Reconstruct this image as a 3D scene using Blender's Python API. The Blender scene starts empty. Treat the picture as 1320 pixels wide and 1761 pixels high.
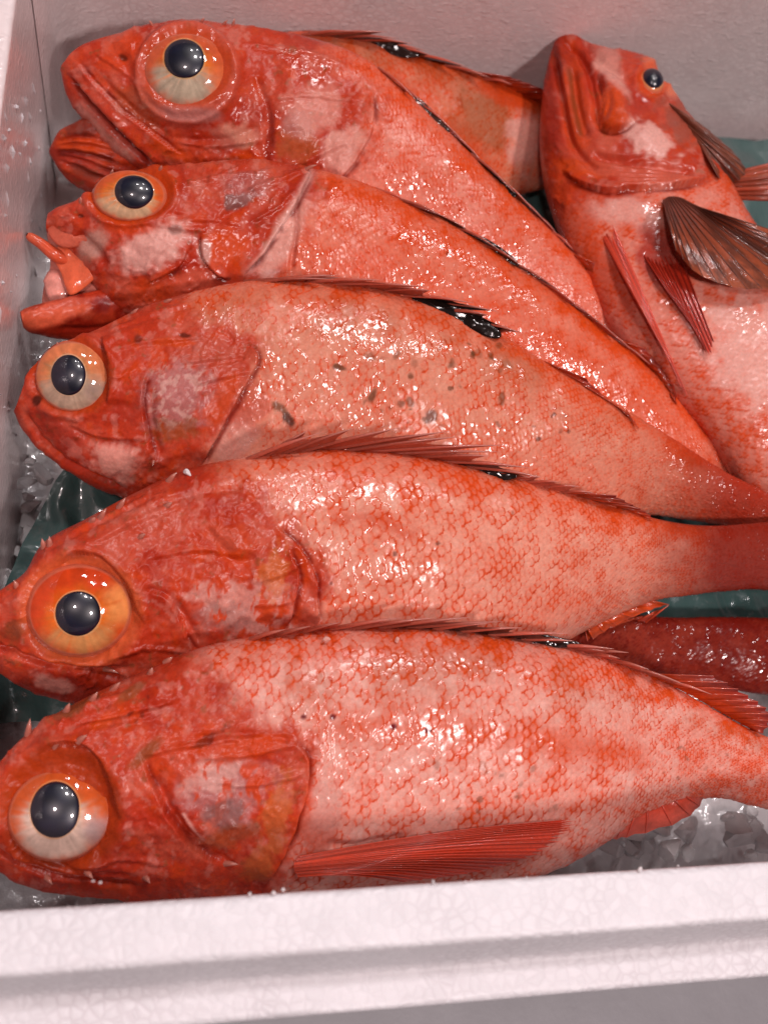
import bpy, math
import numpy as np
from mathutils import Matrix, Vector

# ------------------------------------------------------------------ camera
F_PX, CX, CY, CAM_H = 2200.0, 660.0, 880.5, 0.50     # focal length in photo pixels, image centre, metres above the box floor
def _n(v): return v / np.linalg.norm(v)
def _d(u, v): return np.array([(u - CX) / F_PX, -(v - CY) / F_PX, -1.0])
_Z = -_n(_d(150, 1750))                                # straight down is seen at this pixel
_X = _n(np.cross(np.cross(_d(0, 1566), _d(1320, 1481)), _Z))
_X = _X if _X[0] > 0 else -_X
ROT = np.array([_X, np.cross(_Z, _X), _Z])             # camera -> box axes
CAM = np.array([0.0, 0.0, CAM_H])

sc = bpy.context.scene
cam_data = bpy.data.cameras.new('camera')
cam = bpy.data.objects.new('camera', cam_data)
sc.collection.objects.link(cam)
cam.matrix_world = Matrix.Translation(Vector(CAM)) @ Matrix(ROT.tolist()).to_4x4()
cam_data.sensor_fit = 'HORIZONTAL'
cam_data.sensor_width = 36.0
cam_data.lens = F_PX / 1320.0 * 36.0
cam_data.clip_start, cam_data.clip_end = 0.01, 50.0
cam_data.dof.use_dof = True
cam_data.dof.focus_distance = 0.425
cam_data.dof.aperture_fstop = 16.0
sc.camera = cam

# ------------------------------------------------------------------ light
world = bpy.data.worlds.new('World'); sc.world = world; world.use_nodes = True
wb = world.node_tree.nodes['Background']
wb.inputs[0].default_value = (1.0, 0.78, 0.78, 1.0)
wb.inputs[1].default_value = 0.035
def lamp(loc, target, power, radius, col):
    l = bpy.data.lights.new('ceiling_lamp', 'AREA'); l.shape = 'DISK'; l.size = radius * 2; l.energy = power; l.color = col
    o = bpy.data.objects.new('ceiling_lamp', l); sc.collection.objects.link(o)
    o.location = loc
    o.rotation_euler = (Vector(target) - Vector(loc)).to_track_quat('-Z', 'Y').to_euler()
T0 = (0.12, 0.18, 0.08)
lamp((0.24, 0.40, 1.22), T0, 4.4, 0.060, (1.0, 0.90, 0.90))       # key, overhead and slightly behind the fish
lamp((0.46, -0.46, 1.12), T0, 8.2, 0.050, (1.0, 0.85, 0.84))
lamp((-0.22, -0.20, 1.25), T0, 4.6, 0.042, (1.0, 0.80, 0.79))
lamp((0.60, 0.46, 1.25), T0, 2.4, 0.040, (1.0, 0.88, 0.90))
lamp((0.08, 0.80, 1.35), T0, 2.2, 0.040, (1.0, 0.92, 0.94))
lamp((0.42, 0.95, 1.35), T0, 1.8, 0.040, (1.0, 0.92, 0.94))
vs = sc.view_settings
vs.view_transform = 'Standard'; vs.look = 'None'; vs.gamma = 1.0; vs.exposure = -0.30; vs.use_curve_mapping = False

# ------------------------------------------------------------------ numeric helpers
def ray(u, v): return ROT @ _d(u, v)                    # not normalised: depth along the view axis is 1
def at(u, v, z):
    r = ray(u, v); return CAM + r * ((z - CAM_H) / r[2])
def at_depth(u, v, dep): return CAM + ray(u, v) * dep
def proj(P):
    q = (np.asarray(P) - CAM) @ ROT
    dep = -q[..., 2]
    return CX + F_PX * q[..., 0] / dep, CY - F_PX * q[..., 1] / dep, dep
MPP = 0.41 / F_PX                                       # about one photo pixel, metres
def sstep(a, b, x):
    t = np.clip((x - a) / (b - a), 0, 1); return t * t * (3 - 2 * t)
def _hash(i, j, seed):
    h = (i.astype(np.int64) * 374761393 + j.astype(np.int64) * 668265263 + seed * 974634777) & 0xffffffff
    h = ((h ^ (h >> 13)) * 1274126177) & 0xffffffff
    h = ((h ^ (h >> 16)) * 2246822519) & 0xffffffff
    return ((h ^ (h >> 15)) & 0xffffff) / float(0xffffff)
def vnoise(x, y, seed=0):
    i, j = np.floor(x), np.floor(y)
    fx, fy = x - i, y - j
    fx, fy = fx * fx * (3 - 2 * fx), fy * fy * (3 - 2 * fy)
    a, b = _hash(i, j, seed), _hash(i + 1, j, seed)
    c, d = _hash(i, j + 1, seed), _hash(i + 1, j + 1, seed)
    return (a * (1 - fx) + b * fx) * (1 - fy) + (c * (1 - fx) + d * fx) * fy
def fbm(x, y, octv=4, seed=0):
    s, w, t = 0.0, 0.5, 0.0
    for k in range(octv):
        s = s + w * vnoise(x * 2 ** k + 17.3 * k, y * 2 ** k - 9.1 * k, seed + k); t += w; w *= 0.55
    return s / t
def catmull(K, n):
    """dense curve through the rows of K (uniform Catmull-Rom)"""
    K = np.asarray(K, float)
    P = np.vstack([2 * K[0] - K[1], K, 2 * K[-1] - K[-2]])
    t = np.linspace(0, len(K) - 1 - 1e-9, n)
    i = np.floor(t).astype(int); u = (t - i)[:, None]
    p0, p1, p2, p3 = P[i], P[i + 1], P[i + 2], P[i + 3]
    return 0.5 * (2 * p1 + (p2 - p0) * u + (2 * p0 - 5 * p1 + 4 * p2 - p3) * u ** 2 + (3 * p1 - p0 - 3 * p2 + p3) * u ** 3), t / (len(K) - 1)
def polydist(px, py, poly):
    """distance to a polyline, signed side, fraction along it"""
    poly = np.asarray(poly, float)
    seg = np.hypot(*(poly[1:] - poly[:-1]).T); cum = np.concatenate([[0], np.cumsum(seg)])
    best = np.full(px.shape, 1e9); side = np.zeros_like(best); frac = np.zeros_like(best)
    for k in range(len(poly) - 1):
        a, b = poly[k], poly[k + 1]; e = b - a
        t = np.clip(((px - a[0]) * e[0] + (py - a[1]) * e[1]) / (e @ e), 0, 1)
        dx, dy = px - a[0] - t * e[0], py - a[1] - t * e[1]
        dd = np.hypot(dx, dy); m = dd < best
        best[m] = dd[m]; side[m] = np.sign(e[0] * dy - e[1] * dx)[m]; frac[m] = ((cum[k] + t * seg[k]) / cum[-1])[m]
    return best, side, frac
def smooth_poly(poly, n=24): return catmull(poly, n)[0] if len(poly) > 2 else np.asarray(poly, float)

# ------------------------------------------------------------------ scene helpers
COL = sc.collection
def mesh_obj(name, V, faces, mat, parent=None, col=None, smooth=True, **props):
    me = bpy.data.meshes.new(name)
    V = np.asarray(V, np.float32)
    if isinstance(faces, np.ndarray):
        nf, k = faces.shape
        me.vertices.add(len(V)); me.vertices.foreach_set('co', V.ravel())
        me.loops.add(nf * k); me.loops.foreach_set('vertex_index', faces.ravel().astype(np.int32))
        me.polygons.add(nf); me.polygons.foreach_set('loop_start', np.arange(0, nf * k, k, dtype=np.int32))
        me.update(calc_edges=True)
    else:
        me.from_pydata(V.tolist(), [], faces)
    me.validate()
    me.polygons.foreach_set('use_smooth', np.full(len(me.polygons), smooth))
    if col is not None:
        a = me.color_attributes.new('Col', 'FLOAT_COLOR', 'POINT')
        c = np.ones((len(V), 4), np.float32); c[:, :col.shape[1]] = col
        a.data.foreach_set('color', c.ravel())
    if mat: me.materials.append(mat)
    o = bpy.data.objects.new(name, me); COL.objects.link(o)
    if parent: o.parent = parent
    for k, v in props.items(): o[k] = v
    return o
def empty(name, loc=(0, 0, 0), **props):
    o = bpy.data.objects.new(name, None); COL.objects.link(o); o.empty_display_size = 0.02
    for k, v in props.items(): o[k] = v
    return o
def grid_faces(nu, nv, wrap_v=False):
    i = np.arange(nu - 1)[:, None]; j = np.arange(nv if wrap_v else nv - 1)[None, :]
    j2 = (j + 1) % nv
    a = i * nv + j; b = (i + 1) * nv + j; c = (i + 1) * nv + j2; d = i * nv + j2
    return np.stack([a, b, c, d], -1).reshape(-1, 4)
def normals_grid(P):
    du = np.gradient(P, axis=0); dv = np.gradient(P, axis=1)
    n = np.cross(du, dv); return n / (np.linalg.norm(n, axis=-1, keepdims=True) + 1e-12)

# ------------------------------------------------------------------ materials
def new_mat(name):
    m = bpy.data.materials.new(name); m.use_nodes = True
    nt = m.node_tree; return m, nt, nt.nodes['Principled BSDF']
def node(nt, typ, **kw):
    n = nt.nodes.new(typ)
    for k, v in kw.items(): setattr(n, k, v)
    return n
def attr_mat(name, rough, coat, coat_rough, sss, bumps, coat_bump=None, spec=0.5, var=0.25, translucent=0.0, var_scale=900, patchy=False):
    m, nt, b = new_mat(name); L = nt.links.new
    at_ = node(nt, 'ShaderNodeAttribute', attribute_name='Col')
    tc = node(nt, 'ShaderNodeTexCoord')
    nz = node(nt, 'ShaderNodeTexNoise'); nz.inputs['Scale'].default_value = var_scale; nz.inputs['Detail'].default_value = 4
    L(tc.outputs['Object'], nz.inputs['Vector'])
    mr = node(nt, 'ShaderNodeMapRange'); mr.inputs[3].default_value = 1 - var; mr.inputs[4].default_value = 1 + var
    L(nz.outputs['Fac'], mr.inputs[0])
    mx = node(nt, 'ShaderNodeMix', data_type='RGBA', blend_type='MULTIPLY'); mx.inputs[0].default_value = 1
    L(at_.outputs['Color'], mx.inputs[6]); L(mr.outputs[0], mx.inputs[7])
    L(mx.outputs[2], b.inputs['Base Color'])
    b.inputs['Roughness'].default_value = rough
    b.inputs['Specular IOR Level'].default_value = spec
    b.inputs['Coat Weight'].default_value = coat; b.inputs['Coat Roughness'].default_value = coat_rough; b.inputs['Coat IOR'].default_value = 1.45
    if sss:
        b.inputs['Subsurface Weight'].default_value = sss
        b.inputs['Subsurface Radius'].default_value = (1.0, 0.35, 0.25); b.inputs['Subsurface Scale'].default_value = 0.0022
    def chain(lst):
        prev = None
        for sc_, dist, strength, det in lst:
            n1 = node(nt, 'ShaderNodeTexNoise'); n1.inputs['Scale'].default_value = sc_; n1.inputs['Detail'].default_value = det
            L(tc.outputs['Object'], n1.inputs['Vector'])
            bp = node(nt, 'ShaderNodeBump'); bp.inputs['Distance'].default_value = dist; bp.inputs['Strength'].default_value = strength
            L(n1.outputs['Fac'], bp.inputs['Height'])
            if patchy and lst is coat_bump:
                pn = node(nt, 'ShaderNodeTexNoise'); pn.inputs['Scale'].default_value = 75; pn.inputs['Detail'].default_value = 2
                L(tc.outputs['Object'], pn.inputs['Vector'])
                pm = node(nt, 'ShaderNodeMapRange'); pm.inputs[1].default_value = .35; pm.inputs[2].default_value = .68; pm.inputs[3].default_value = strength * .3; pm.inputs[4].default_value = strength
                L(pn.outputs['Fac'], pm.inputs[0])
                pw = node(nt, 'ShaderNodeMath', operation='MULTIPLY'); L(pm.outputs[0], pw.inputs[0]); L(at_.outputs['Alpha'], pw.inputs[1]); L(pw.outputs[0], bp.inputs['Strength'])
            if prev: L(prev.outputs[0], bp.inputs['Normal'])
            prev = bp
        return prev
    if patchy:
        wr_ = node(nt, 'ShaderNodeMapRange'); wr_.inputs[3].default_value = 0.34; wr_.inputs[4].default_value = coat_rough; L(at_.outputs['Alpha'], wr_.inputs[0]); L(wr_.outputs[0], b.inputs['Coat Roughness'])
        ww_ = node(nt, 'ShaderNodeMapRange'); ww_.inputs[3].default_value = 0.30; ww_.inputs[4].default_value = coat; L(at_.outputs['Alpha'], ww_.inputs[0]); L(ww_.outputs[0], b.inputs['Coat Weight'])
    c = chain(bumps)
    if c: L(c.outputs[0], b.inputs['Normal'])
    c = chain(coat_bump or [])
    if c: L(c.outputs[0], b.inputs['Coat Normal'])
    if translucent:
        tr = node(nt, 'ShaderNodeBsdfTranslucent'); L(mx.outputs[2], tr.inputs['Color'])
        ms = node(nt, 'ShaderNodeMixShader'); ms.inputs[0].default_value = translucent
        L(b.outputs[0], ms.inputs[1]); L(tr.outputs[0], ms.inputs[2])
        L(ms.outputs[0], nt.nodes['Material Output'].inputs['Surface'])
    return m
SKIN = attr_mat('wet_fish_skin', 0.55, 1.0, 0.13, 0.10,
                [(1500, 0.0003, 0.35, 3)], [(230, 0.0009, 0.42, 1), (620, 0.00016, 0.5, 1)], spec=0.05, patchy=True)
FIN = attr_mat('fin_membrane', 0.35, 1.0, 0.08, 0.0, [(900, 0.0004, 0.4, 2)], [(600, 0.001, 0.4, 2)], translucent=0.14)
SPINE = attr_mat('fin_spine', 0.35, 0.8, 0.1, 0.0, [(900, 0.0003, 0.3, 2)], None, translucent=0.25)
IRIS = attr_mat('iris', 0.5, 1.0, 0.06, 0.0, [(900, 0.0003, 0.3, 3)], [(220, 0.0004, 0.4, 2)], var=0.3, var_scale=420, spec=0.05)
def pupil_mat():
    m, nt, b = new_mat('pupil'); L = nt.links.new
    lw = node(nt, 'ShaderNodeTexNoise'); lw.inputs['Scale'].default_value = 160; lw.inputs['Detail'].default_value = 2
    tc = node(nt, 'ShaderNodeTexCoord'); L(tc.outputs['Object'], lw.inputs['Vector'])
    cr = node(nt, 'ShaderNodeValToRGB'); cr.color_ramp.elements[0].color = (0.002, 0.003, 0.009, 1); cr.color_ramp.elements[1].color = (0.006, 0.008, 0.026, 1)
    cr.color_ramp.elements[0].position = .3; cr.color_ramp.elements[1].position = .75
    L(lw.outputs['Fac'], cr.inputs[0]); L(cr.outputs[0], b.inputs['Base Color'])
    b.inputs['Roughness'].default_value = 0.35; b.inputs['Coat Weight'].default_value = 0.8; b.inputs['Coat Roughness'].default_value = 0.05
    return m
PUPIL = pupil_mat()
def foam_mat(name='expanded_foam', base=(0.82, 0.805, 0.83), seam=(0.70, 0.67, 0.695)):
    m, nt, b = new_mat(name); L = nt.links.new
    tc = node(nt, 'ShaderNodeTexCoord')
    dn = node(nt, 'ShaderNodeTexNoise'); dn.inputs['Scale'].default_value = 90
    L(tc.outputs['Object'], dn.inputs['Vector'])
    mv = node(nt, 'ShaderNodeVectorMath', operation='SCALE'); mv.inputs['Scale'].default_value = 0.0012
    L(dn.outputs['Color'], mv.inputs[0])
    ad = node(nt, 'ShaderNodeVectorMath', operation='ADD'); L(tc.outputs['Object'], ad.inputs[0]); L(mv.outputs[0], ad.inputs[1])
    vo = node(nt, 'ShaderNodeTexVoronoi', feature='DISTANCE_TO_EDGE'); vo.inputs['Scale'].default_value = 320
    L(ad.outputs[0], vo.inputs['Vector'])
    v2 = node(nt, 'ShaderNodeTexVoronoi', feature='F1'); v2.inputs['Scale'].default_value = 320
    L(ad.outputs[0], v2.inputs['Vector'])
    ramp = node(nt, 'ShaderNodeMapRange', interpolation_type='SMOOTHSTEP'); ramp.inputs[1].default_value = 0.0; ramp.inputs[2].default_value = 0.22
    L(vo.outputs['Distance'], ramp.inputs[0])
    big = node(nt, 'ShaderNodeTexNoise'); big.inputs['Scale'].default_value = 25; big.inputs['Detail'].default_value = 4
    L(tc.outputs['Object'], big.inputs['Vector'])
    # bead seams fade in and out
    sm = node(nt, 'ShaderNodeMapRange'); sm.inputs[1].default_value = 0.42; sm.inputs[2].default_value = 0.68; sm.inputs[3].default_value = 0.12
    L(big.outputs['Fac'], sm.inputs[0])
    inv = node(nt, 'ShaderNodeMath', operation='SUBTRACT'); inv.inputs[0].default_value = 1.0; L(ramp.outputs[0], inv.inputs[1])
    mu = node(nt, 'ShaderNodeMath', operation='MULTIPLY'); L(inv.outputs[0], mu.inputs[0]); L(sm.outputs[0], mu.inputs[1])
    mc = node(nt, 'ShaderNodeMix', data_type='RGBA'); mc.inputs[6].default_value = (*base, 1); mc.inputs[7].default_value = (*seam, 1)
    L(mu.outputs[0], mc.inputs[0])
    mt = node(nt, 'ShaderNodeMix', data_type='RGBA', blend_type='MULTIPLY'); mt.inputs[0].default_value = 1.0
    sp = node(nt, 'ShaderNodeSeparateColor'); L(v2.outputs['Color'], sp.inputs[0])
    tm = node(nt, 'ShaderNodeMapRange'); tm.inputs[3].default_value = 0.93; L(sp.outputs[0], tm.inputs[0])
    L(mc.outputs[2], mt.inputs[6]); L(tm.outputs[0], mt.inputs[7])
    L(mt.outputs[2], b.inputs['Base Color'])
    b.inputs['Roughness'].default_value = 0.5; b.inputs['Coat Weight'].default_value = 0.08; b.inputs['Coat Roughness'].default_value = 0.3
    wide = node(nt, 'ShaderNodeMapRange', interpolation_type='SMOOTHSTEP'); wide.inputs[2].default_value = 0.42; L(vo.outputs['Distance'], wide.inputs[0])
    hs = node(nt, 'ShaderNodeMath', operation='MULTIPLY_ADD'); L(wide.outputs[0], hs.inputs[0]); hs.inputs[1].default_value = 0.8
    fn = node(nt, 'ShaderNodeTexNoise'); fn.inputs['Scale'].default_value = 300; fn.inputs['Detail'].default_value = 3
    L(tc.outputs['Object'], fn.inputs['Vector']); L(fn.outputs['Fac'], hs.inputs[2])
    bp = node(nt, 'ShaderNodeBump'); bp.inputs['Distance'].default_value = 0.00040; bp.inputs['Strength'].default_value = 0.5
    L(hs.outputs[0], bp.inputs['Height']); L(bp.outputs[0], b.inputs['Normal'])
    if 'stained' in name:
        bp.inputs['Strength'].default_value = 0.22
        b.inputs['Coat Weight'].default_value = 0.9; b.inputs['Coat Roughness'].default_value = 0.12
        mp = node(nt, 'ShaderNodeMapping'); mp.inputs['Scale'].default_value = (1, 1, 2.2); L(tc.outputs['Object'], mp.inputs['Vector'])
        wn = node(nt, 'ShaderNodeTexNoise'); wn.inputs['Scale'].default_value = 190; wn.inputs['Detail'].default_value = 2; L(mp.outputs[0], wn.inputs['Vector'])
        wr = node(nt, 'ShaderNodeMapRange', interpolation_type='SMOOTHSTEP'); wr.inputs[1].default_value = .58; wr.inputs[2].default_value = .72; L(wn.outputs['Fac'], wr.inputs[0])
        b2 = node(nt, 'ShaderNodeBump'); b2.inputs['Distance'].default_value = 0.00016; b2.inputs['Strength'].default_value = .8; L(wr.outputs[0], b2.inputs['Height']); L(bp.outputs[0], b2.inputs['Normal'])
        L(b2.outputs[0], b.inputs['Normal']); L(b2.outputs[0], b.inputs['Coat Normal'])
    b.inputs['Subsurface Weight'].default_value = 0.2; b.inputs['Subsurface Radius'].default_value = (1, 0.9, 0.9); b.inputs['Subsurface Scale'].default_value = 0.004
    return m
FOAM = foam_mat()
FOAM_BOUNCE_TINTED = foam_mat('expanded_foam_pink_stained', (0.88, 0.77, 0.76), (0.79, 0.66, 0.65))   # wet foam; pink light bounced off the fish is painted into its colour
def simple_mat(name, col, rough, coat=0.0, coat_r=0.1, bump=None, trans=0.0, ior=1.45, col2=None, cscale=60):
    m, nt, b = new_mat(name); L = nt.links.new
    tc = node(nt, 'ShaderNodeTexCoord')
    nz = node(nt, 'ShaderNodeTexNoise'); nz.inputs['Scale'].default_value = cscale; nz.inputs['Detail'].default_value = 5
    L(tc.outputs['Object'], nz.inputs['Vector'])
    mc = node(nt, 'ShaderNodeMix', data_type='RGBA'); mc.inputs[6].default_value = (*col, 1); mc.inputs[7].default_value = (*(col2 or [c * 0.8 for c in col]), 1)
    L(nz.outputs['Fac'], mc.inputs[0]); L(mc.outputs[2], b.inputs['Base Color'])
    b.inputs['Roughness'].default_value = rough; b.inputs['Coat Weight'].default_value = coat; b.inputs['Coat Roughness'].default_value = coat_r
    b.inputs['Transmission Weight'].default_value = trans; b.inputs['IOR'].default_value = ior
    if bump:
        n1 = node(nt, 'ShaderNodeTexNoise'); n1.inputs['Scale'].default_value = bump[0]; n1.inputs['Detail'].default_value = 4
        L(tc.outputs['Object'], n1.inputs['Vector'])
        bp = node(nt, 'ShaderNodeBump'); bp.inputs['Distance'].default_value = bump[1]; bp.inputs['Strength'].default_value = 0.7
        L(n1.outputs['Fac'], bp.inputs['Height']); L(bp.outputs[0], b.inputs['Normal'])
    return m
LINER = simple_mat('teal_plastic_film', (0.028, 0.068, 0.065), 0.3, 1.0, 0.08, (60, 0.003), col2=(0.085, 0.165, 0.155), cscale=30)
ICE = simple_mat('wet_ice', (0.95, 0.95, 0.95), 0.07, 0.5, 0.04, bump=(320, 0.0008), trans=0.5, ior=1.31)
COUNTER = simple_mat('grey_counter', (0.42, 0.42, 0.44), 0.45, bump=(300, 0.0003))
CRUMB = simple_mat('foam_crumb', (0.85, 0.80, 0.80), 0.6, bump=(700, 0.0004))

# ------------------------------------------------------------------ colours (linear albedo)
PALE = np.array([0.80, 0.49, 0.44]); PALER = np.array([0.82, 0.57, 0.54]); MAUVE = np.array([0.46, 0.22, 0.225])
RED = np.array([0.60, 0.068, 0.009]); DEEP = np.array([0.25, 0.012, 0.005]); ORANGE = np.array([0.64, 0.080, 0.006])
HEAD = np.array([0.50, 0.052, 0.019]); PINK = np.array([0.57, 0.125, 0.078]); OLIVE = np.array([0.22, 0.10, 0.035])
DARK = np.array([0.025, 0.011, 0.008]); GREY = np.array([0.18, 0.13, 0.135]); TAN = np.array([0.54, 0.18, 0.05])
CREAM = np.array([0.72, 0.50, 0.40])

# ------------------------------------------------------------------ the fish builder
def scale_lattice(xi, eta, seed, dx=0.62, R0=0.74):
    H = np.zeros_like(xi); E = np.zeros_like(xi); ID = np.full(xi.shape, 0.5)
    i0 = np.floor(xi / dx)
    for di in (2, 1, 0, -1, -2):
        i = i0 + di; off = 0.5 * (np.mod(i, 2))
        j0 = np.floor(eta - off)
        for dj in (-1, 0, 1, 2):
            j = j0 + dj
            hx, hy, hr = _hash(i, j, seed), _hash(i, j, seed + 5), _hash(i, j, seed + 9)
            cx = i * dx + 0.15 * (hx - 0.5); cy = j + off + 0.15 * (hy - 0.5); R = R0 * (0.90 + 0.2 * hr)
            rx, ry = (xi - cx) / R, (eta - cy) / (R * 0.92)
            r = np.hypot(rx, ry); m = r < 1
            H[m] = (0.5 + 0.5 * rx - 0.25 * ry * ry)[m]; E[m] = (r * sstep(-.7, .35, rx))[m]; ID[m] = _hash(i, j, seed + 21)[m]
    return H, E, ID

class Fish:
    def __init__(self, name, label, stations, zD, zV, fat=0.46, step=2.0, seed=1, rows=24, root=None, ptop=0.85, fatk=None, part='body'):
        self.part = part
        self.seed = seed; self.name = name; self.step = step; self.rows = rows
        st = np.asarray(stations, float)
        dense, t = catmull(st, 600)
        s_kn = np.linspace(0, 1, 600)
        mid = 0.5 * (dense[:, :2] + dense[:, 2:])
        arc = np.concatenate([[0], np.cumsum(np.hypot(*(mid[1:] - mid[:-1]).T))])
        nS = max(40, int(arc[-1] / step)); u = np.linspace(0, arc[-1], nS)
        u[0] = 0.0
        dense = np.stack([np.interp(u, arc, dense[:, k]) for k in range(4)], 1); s = np.interp(u, arc, t)
        self.s = s
        kn = lambda z: np.interp(s, np.linspace(0, 1, len(z)), z)
        zd, zv = kn(zD), kn(zV)
        D = np.array([at(a[0], a[1], z) for a, z in zip(dense, zd)])
        V = np.array([at(a[2], a[3], z) for a, z in zip(dense, zv)])
        C = 0.5 * (D + V); e1 = D - V; a = np.linalg.norm(e1, axis=1) / 2 + 1e-6; e1 = e1 / (2 * a[:, None])
        k = 25
        T = np.gradient(C, axis=0)
        ker = np.ones(k) / k
        T = np.stack([np.convolve(np.pad(T[:, q], k // 2, mode='edge'), ker, 'valid') for q in range(3)], 1)
        T /= np.linalg.norm(T, axis=1, keepdims=True)
        e1p = np.stack([np.convolve(np.pad(e1[:, q], k // 2, mode='edge'), ker, 'valid') for q in range(3)], 1)
        N = np.cross(T, e1p); N /= np.linalg.norm(N, axis=1, keepdims=True)
        if N[len(N) // 2, 2] < 0: N = -N
        self.N, self.D, self.V, self.a, self.T = N, D, V, a, T
        fk = np.interp(s, np.linspace(0, 1, len(fatk)), fatk) if fatk is not None else fat
        b = a * fk
        b = np.convolve(np.pad(b, 20, mode='edge'), np.ones(41) / 41, 'valid')
        b = np.minimum(b, a * 1.1)
        depth_px = np.max(np.hypot(dense[:, 0] - dense[:, 2], dense[:, 1] - dense[:, 3]))
        nT = max(30, int(depth_px * 1.15 / step)); nB = 20
        ph = np.concatenate([np.linspace(0, math.pi, nT), np.linspace(math.pi, 2 * math.pi, nB + 2)[1:-1]])
        sn = np.sin(ph); hgt = np.sign(sn) * np.abs(sn) ** ptop
        P = C[:, None] + e1[:, None] * (a[:, None] * -np.cos(ph))[..., None] + N[:, None] * (b[:, None] * hgt)[..., None]
        self.P, self.nS, self.nT, self.nR = P, nS, nT, len(ph)
        top = P[:, :nT]
        self.n = normals_grid(top)
        if self.n[nS // 2, nT // 2, 2] < 0: self.n = -self.n
        self.px, self.py, self.dep = proj(top)
        self.edge = np.sin(ph[:nT])[None, :] * np.ones((nS, 1))
        self.c = (-np.cos(ph[:nT]))[None, :] * np.ones((nS, 1))         # -1 belly .. +1 back
        # lattice coordinates of the scales
        da = np.linalg.norm(np.diff(top, axis=1), axis=2)
        eta = np.concatenate([np.zeros((nS, 1)), np.cumsum(da, axis=1)], 1); per = eta[:, -1:]
        per_s = np.convolve(np.pad(per[:, 0], 30, mode='edge'), np.ones(61) / 61, 'valid')
        rowh = np.maximum(per_s, 0.25 * per_s.max()) / rows
        ds = np.linalg.norm(np.gradient(C, axis=0), axis=1)
        self.xi = (np.cumsum(ds / rowh))[:, None] * np.ones((1, nT))
        self.eta = eta / per * rows * (per_s / np.maximum(per_s, 0.25 * per_s.max()))[:, None]
        self.wet = np.zeros((nS, nT)) + .8; self.h = np.zeros((nS, nT)); self.col = np.zeros((nS, nT, 3)) + HEAD
        self.root = root or empty(name, label=label, category='fish', group='red rockfish in the foam box')
    def nz(self, scale, oct=4, seed=0, ax=1.0, ay=1.0): return fbm(self.px / scale * ax, self.py / scale * ay, oct, self.seed * 31 + seed)
    # --- relief (millimetres)
    def blob(self, c, r, amp, ang=0, power=2):
        self.h += amp * 1e-3 * np.exp(-self._er(c, r, ang) ** power)
    def _er(self, c, r, ang):
        a = math.radians(ang); dx, dy = self.px - c[0], self.py - c[1]
        return np.hypot((dx * math.cos(a) + dy * math.sin(a)) / r[0], (-dx * math.sin(a) + dy * math.cos(a)) / r[1])
    def groove(self, poly, w, depth, wob=3.0):
        ox = (self.nz(30, 3, 71) - 0.5) * wob * 2; oy = (self.nz(30, 3, 72) - 0.5) * wob * 2
        d, _, f = polydist(self.px + ox, self.py + oy, smooth_poly(poly))
        tp = sstep(0, 0.12, f) * sstep(1.0, 0.88, f) * 0.8 + 0.2
        self.h -= depth * 1e-3 * np.exp(-(d / w) ** 2) * tp
    def ridge(self, polys, w=4.5, h=0.9):
        for p in polys: self.groove(p, w, -h * .75, 3.0); self.groove([(x + 3, y + w * 1.7) for x, y in p], w * .8, h * .2, 2.0)
    def flap(self, poly, inside, amp, fall, w=3.0, wob=4.0):
        """a plate whose free edge is the polyline: raised on the side of 'inside', dropping sharply behind it"""
        ox = (self.nz(40, 3, 73) - 0.5) * wob * 2; oy = (self.nz(40, 3, 74) - 0.5) * wob * 2
        poly = smooth_poly(poly)
        d, sd, f = polydist(self.px + ox, self.py + oy, poly)
        _, si, _ = polydist(np.array([float(inside[0])]), np.array([float(inside[1])]), poly)
        x = d * sd * si[0]
        tp = sstep(0, 0.15, f) * sstep(1.0, 0.85, f)
        self.h += amp * 1e-3 * tp * np.where(x > 0, np.exp(-x / fall), 0) * sstep(-w, w, x) - amp * 0.6e-3 * tp * np.where(x <= 0, np.exp(x / (fall * 0.25)), 0)
        self.mix(.8 * tp * np.exp(-((x + 4) / 4.5) ** 2) * sstep(.3, .5, self.nz(40, 3, 29)), DEEP * .7)
        return x
    # --- pigment
    def mix(self, m, c): self.col += (np.asarray(c) - self.col) * np.clip(m, 0, 1)[..., None]
    def pblob(self, c, r, colr, k=1.0, ang=0, rag=0.5, scale=22, seed=0):
        er = self._er(c, r, ang) + (self.nz(scale, 4, 91 + seed) - 0.5) * 2 * rag
        self.mix(k * sstep(1.15, 0.55, er), colr)
    def pline(self, poly, w, colr, k=1.0, rag=0.6, scale=16, seed=0):
        d, _, f = polydist(self.px, self.py, smooth_poly(poly))
        ww = w * (1 + (self.nz(scale, 3, 51 + seed) - 0.5) * 2 * rag)
        self.mix(k * np.exp(-(d / ww) ** 2) * (sstep(0, .1, f) * sstep(1, .9, f)), colr)
    def pstreak(self, c, r, colr, k=1.0, ang=0, w=11, l=42, seed=0):
        a = math.radians(ang); dx, dy = self.px - c[0], self.py - c[1]
        u, v = dx * math.cos(a) + dy * math.sin(a), -dx * math.sin(a) + dy * math.cos(a)
        u = u + (self.nz(30, 3, 33) - .5) * 26
        m = sstep(.53, .66, fbm(u / w + 50, v / l + 50, 3, self.seed * 7 + seed))
        self.mix(k * m * sstep(1.2, .7, self._er(c, r, ang) + (self.nz(20, 3, 34) - .5) * .5), colr)
    def side(self, poly, inside):
        poly = smooth_poly(poly); d, sd, f = polydist(self.px, self.py, poly)
        _, si, _ = polydist(np.array([float(inside[0])]), np.array([float(inside[1])]), poly)
        return d * sd * si[0]
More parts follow.
